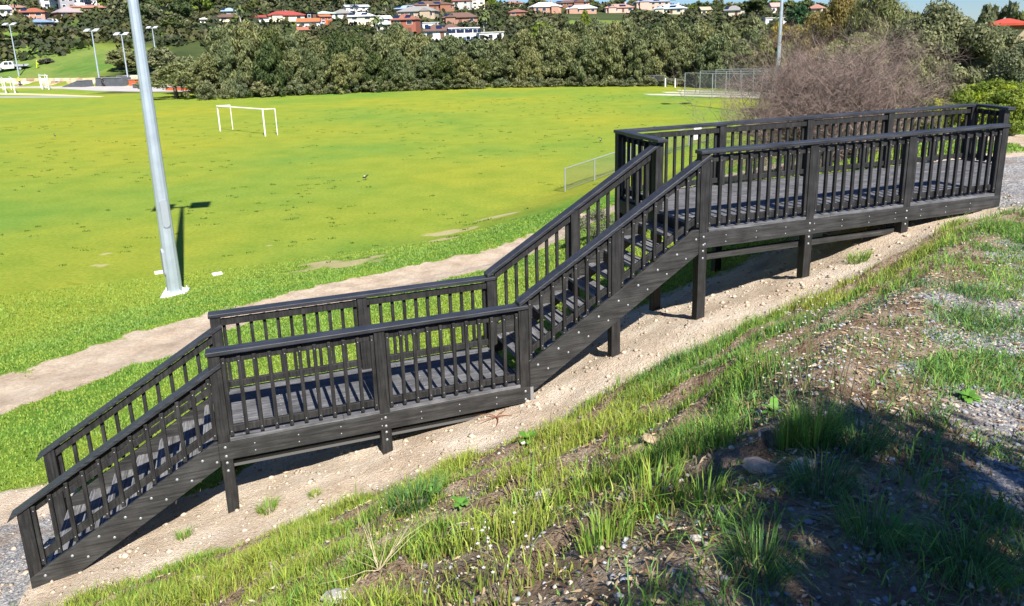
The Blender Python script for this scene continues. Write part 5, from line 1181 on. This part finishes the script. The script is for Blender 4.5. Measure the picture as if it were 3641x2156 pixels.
def dry_stalks():
    p = hit(930, 1425); r = empty('dry_stalks', p); tag(r, 'fan of bleached dry weed stalks in the grass at the bottom', 'dead plant'); m = MB()
    for k in range(16):
        a = random.random()*6.28; e = random.uniform(.35, 1.4); L = random.uniform(.18,.42); q_ = Vector((0,0,0)); d_ = Vector((math.cos(a)*math.cos(e), math.sin(a)*math.cos(e), math.sin(e)))
        for j in range(4): n_ = q_+d_*L/4; m.tube(q_, n_, .0022-.0004*j, .0018-.0004*j, 4, False); q_ = n_; d_ = (d_+Vector((random.gauss(0,.16), random.gauss(0,.16), random.gauss(0,.1)))).normalized()
    m.build('stalk', P('dry_stalk', (.55,.47,.30), .7), r)
    p = hit(1215,1025); r = empty('dead_root', p); tag(r, 'reddish dead root lying on the sandy strip by the long landing', 'dead plant'); m = MB()
    for a in (.2, 1.1, 2.6, 3.6, 5.0):
        q_ = Vector((0,0,.02)); d_ = Vector((math.cos(a), math.sin(a), .12))
        for j in range(4): n_ = q_+d_*.07; m.tube(q_, n_, .008-.0015*j, .0065-.0015*j, 5, False); q_ = n_; d_ = (d_+Vector((random.gauss(0,.35), random.gauss(0,.35), -.12))).normalized()
    m.build('root', P('root_red', (.22,.09,.05), .8), r)
dry_stalks()
def rock(u, v, sx, sy, sz, c, label, seed):
    g_ = np.random.default_rng(seed); m = MB().ball((0,0,0), 1, 1, 1, 9, 6); m.v = [tuple(np.array(q_)*np.array([sx, sy, sz*.8])*.52*(1+.11*g_.normal())) for q_ in m.v]
    o = m.build('rock', P('rock_c%d' % int(c[0]*100), c, .9, .15, vary=.35, vscale=14, bump=.6, bscale=40)); p = hit(u, v); o.location = (p.x, p.y, p.z+sz*.08); o.rotation_euler = (.1, .1, g_.random()*6); tag(o, label, 'rock')
for i, (u, v, sx, sy, sz, c, lb) in enumerate([(1438,1070,.10,.07,.06,(.55,.46,.38),'pale blocky rock at the top of the grass below the stair foot'),(1330,1232,.12,.08,.06,(.42,.38,.34),'grey-tan rock in the grass in the middle of the bank'),(672,1388,.12,.08,.05,(.50,.38,.30),'pinkish flat rock in the grass at lower left'),
    (1870,1150,.24,.12,.07,(.30,.26,.23),'broad flat slab rock at the shade edge'),(1965,1148,.13,.09,.06,(.38,.36,.34),'grey flat rock right of the broad slab'),(1280,1095,.07,.05,.04,(.62,.57,.48),'cream rock near the leafy weed on the sandy strip'),(1060,1190,.05,.04,.03,(.66,.60,.50),'small cream stone above the blue-green tuft'),
    (1655,1105,.10,.07,.06,(.60,.55,.48),'white-cream rock near the right middle of the bank'),(1590,1105,.09,.07,.05,(.40,.31,.20),'ochre rock left of the white-cream rock'),(1545,1210,.16,.08,.06,(.34,.26,.22),'long brown rock lying along the eroded ledge'),(1500,1275,.10,.07,.06,(.52,.45,.38),'beige rock under the eroded ledge'),
    (1780,1265,.12,.09,.07,(.34,.30,.27),'rough brown rock inside the shade edge'),(740,1320,.06,.05,.04,(.52,.47,.42),'small grey stone at the grass edge at lower left'),(1705,1325,.05,.035,.03,(.62,.60,.56),'small white stone in the shade'),(2060,860,.06,.04,.03,(.55,.5,.44),'cream stone on the gravel above the flowers'),
    (2395,516,.12,.09,.07,(.68,.62,.54),'white stone against the edge beam near the right end'),(2218,578,.12,.08,.05,(.56,.44,.32),'sandstone lump at the foot of the last support post'),(1700,768,.09,.06,.04,(.62,.52,.40),'sandstone lump by the tall support post'),(600,1300,.05,.04,.03,(.66,.6,.52),'cream stone on the sand left of centre'),(820,1480,.14,.1,.06,(.38,.33,.28),'rough stone at the bottom picture edge'),(495,1440,.18,.12,.05,(.48,.38,.28),'flat sandy rock in the grass at lower left')]):
    rock(u, v, sx, sy, sz, c, lb, 100+i)
# grey-leaved bush beyond the stairs
p_ = hit(1455, 590); o = tree('bush', 'grey', p_.x, p_.y, .85, 1.5, 'small silvery lavender-like bush behind the upper stairs', name='shrub', cat='shrub', leaf=.12, per=160, var=2)
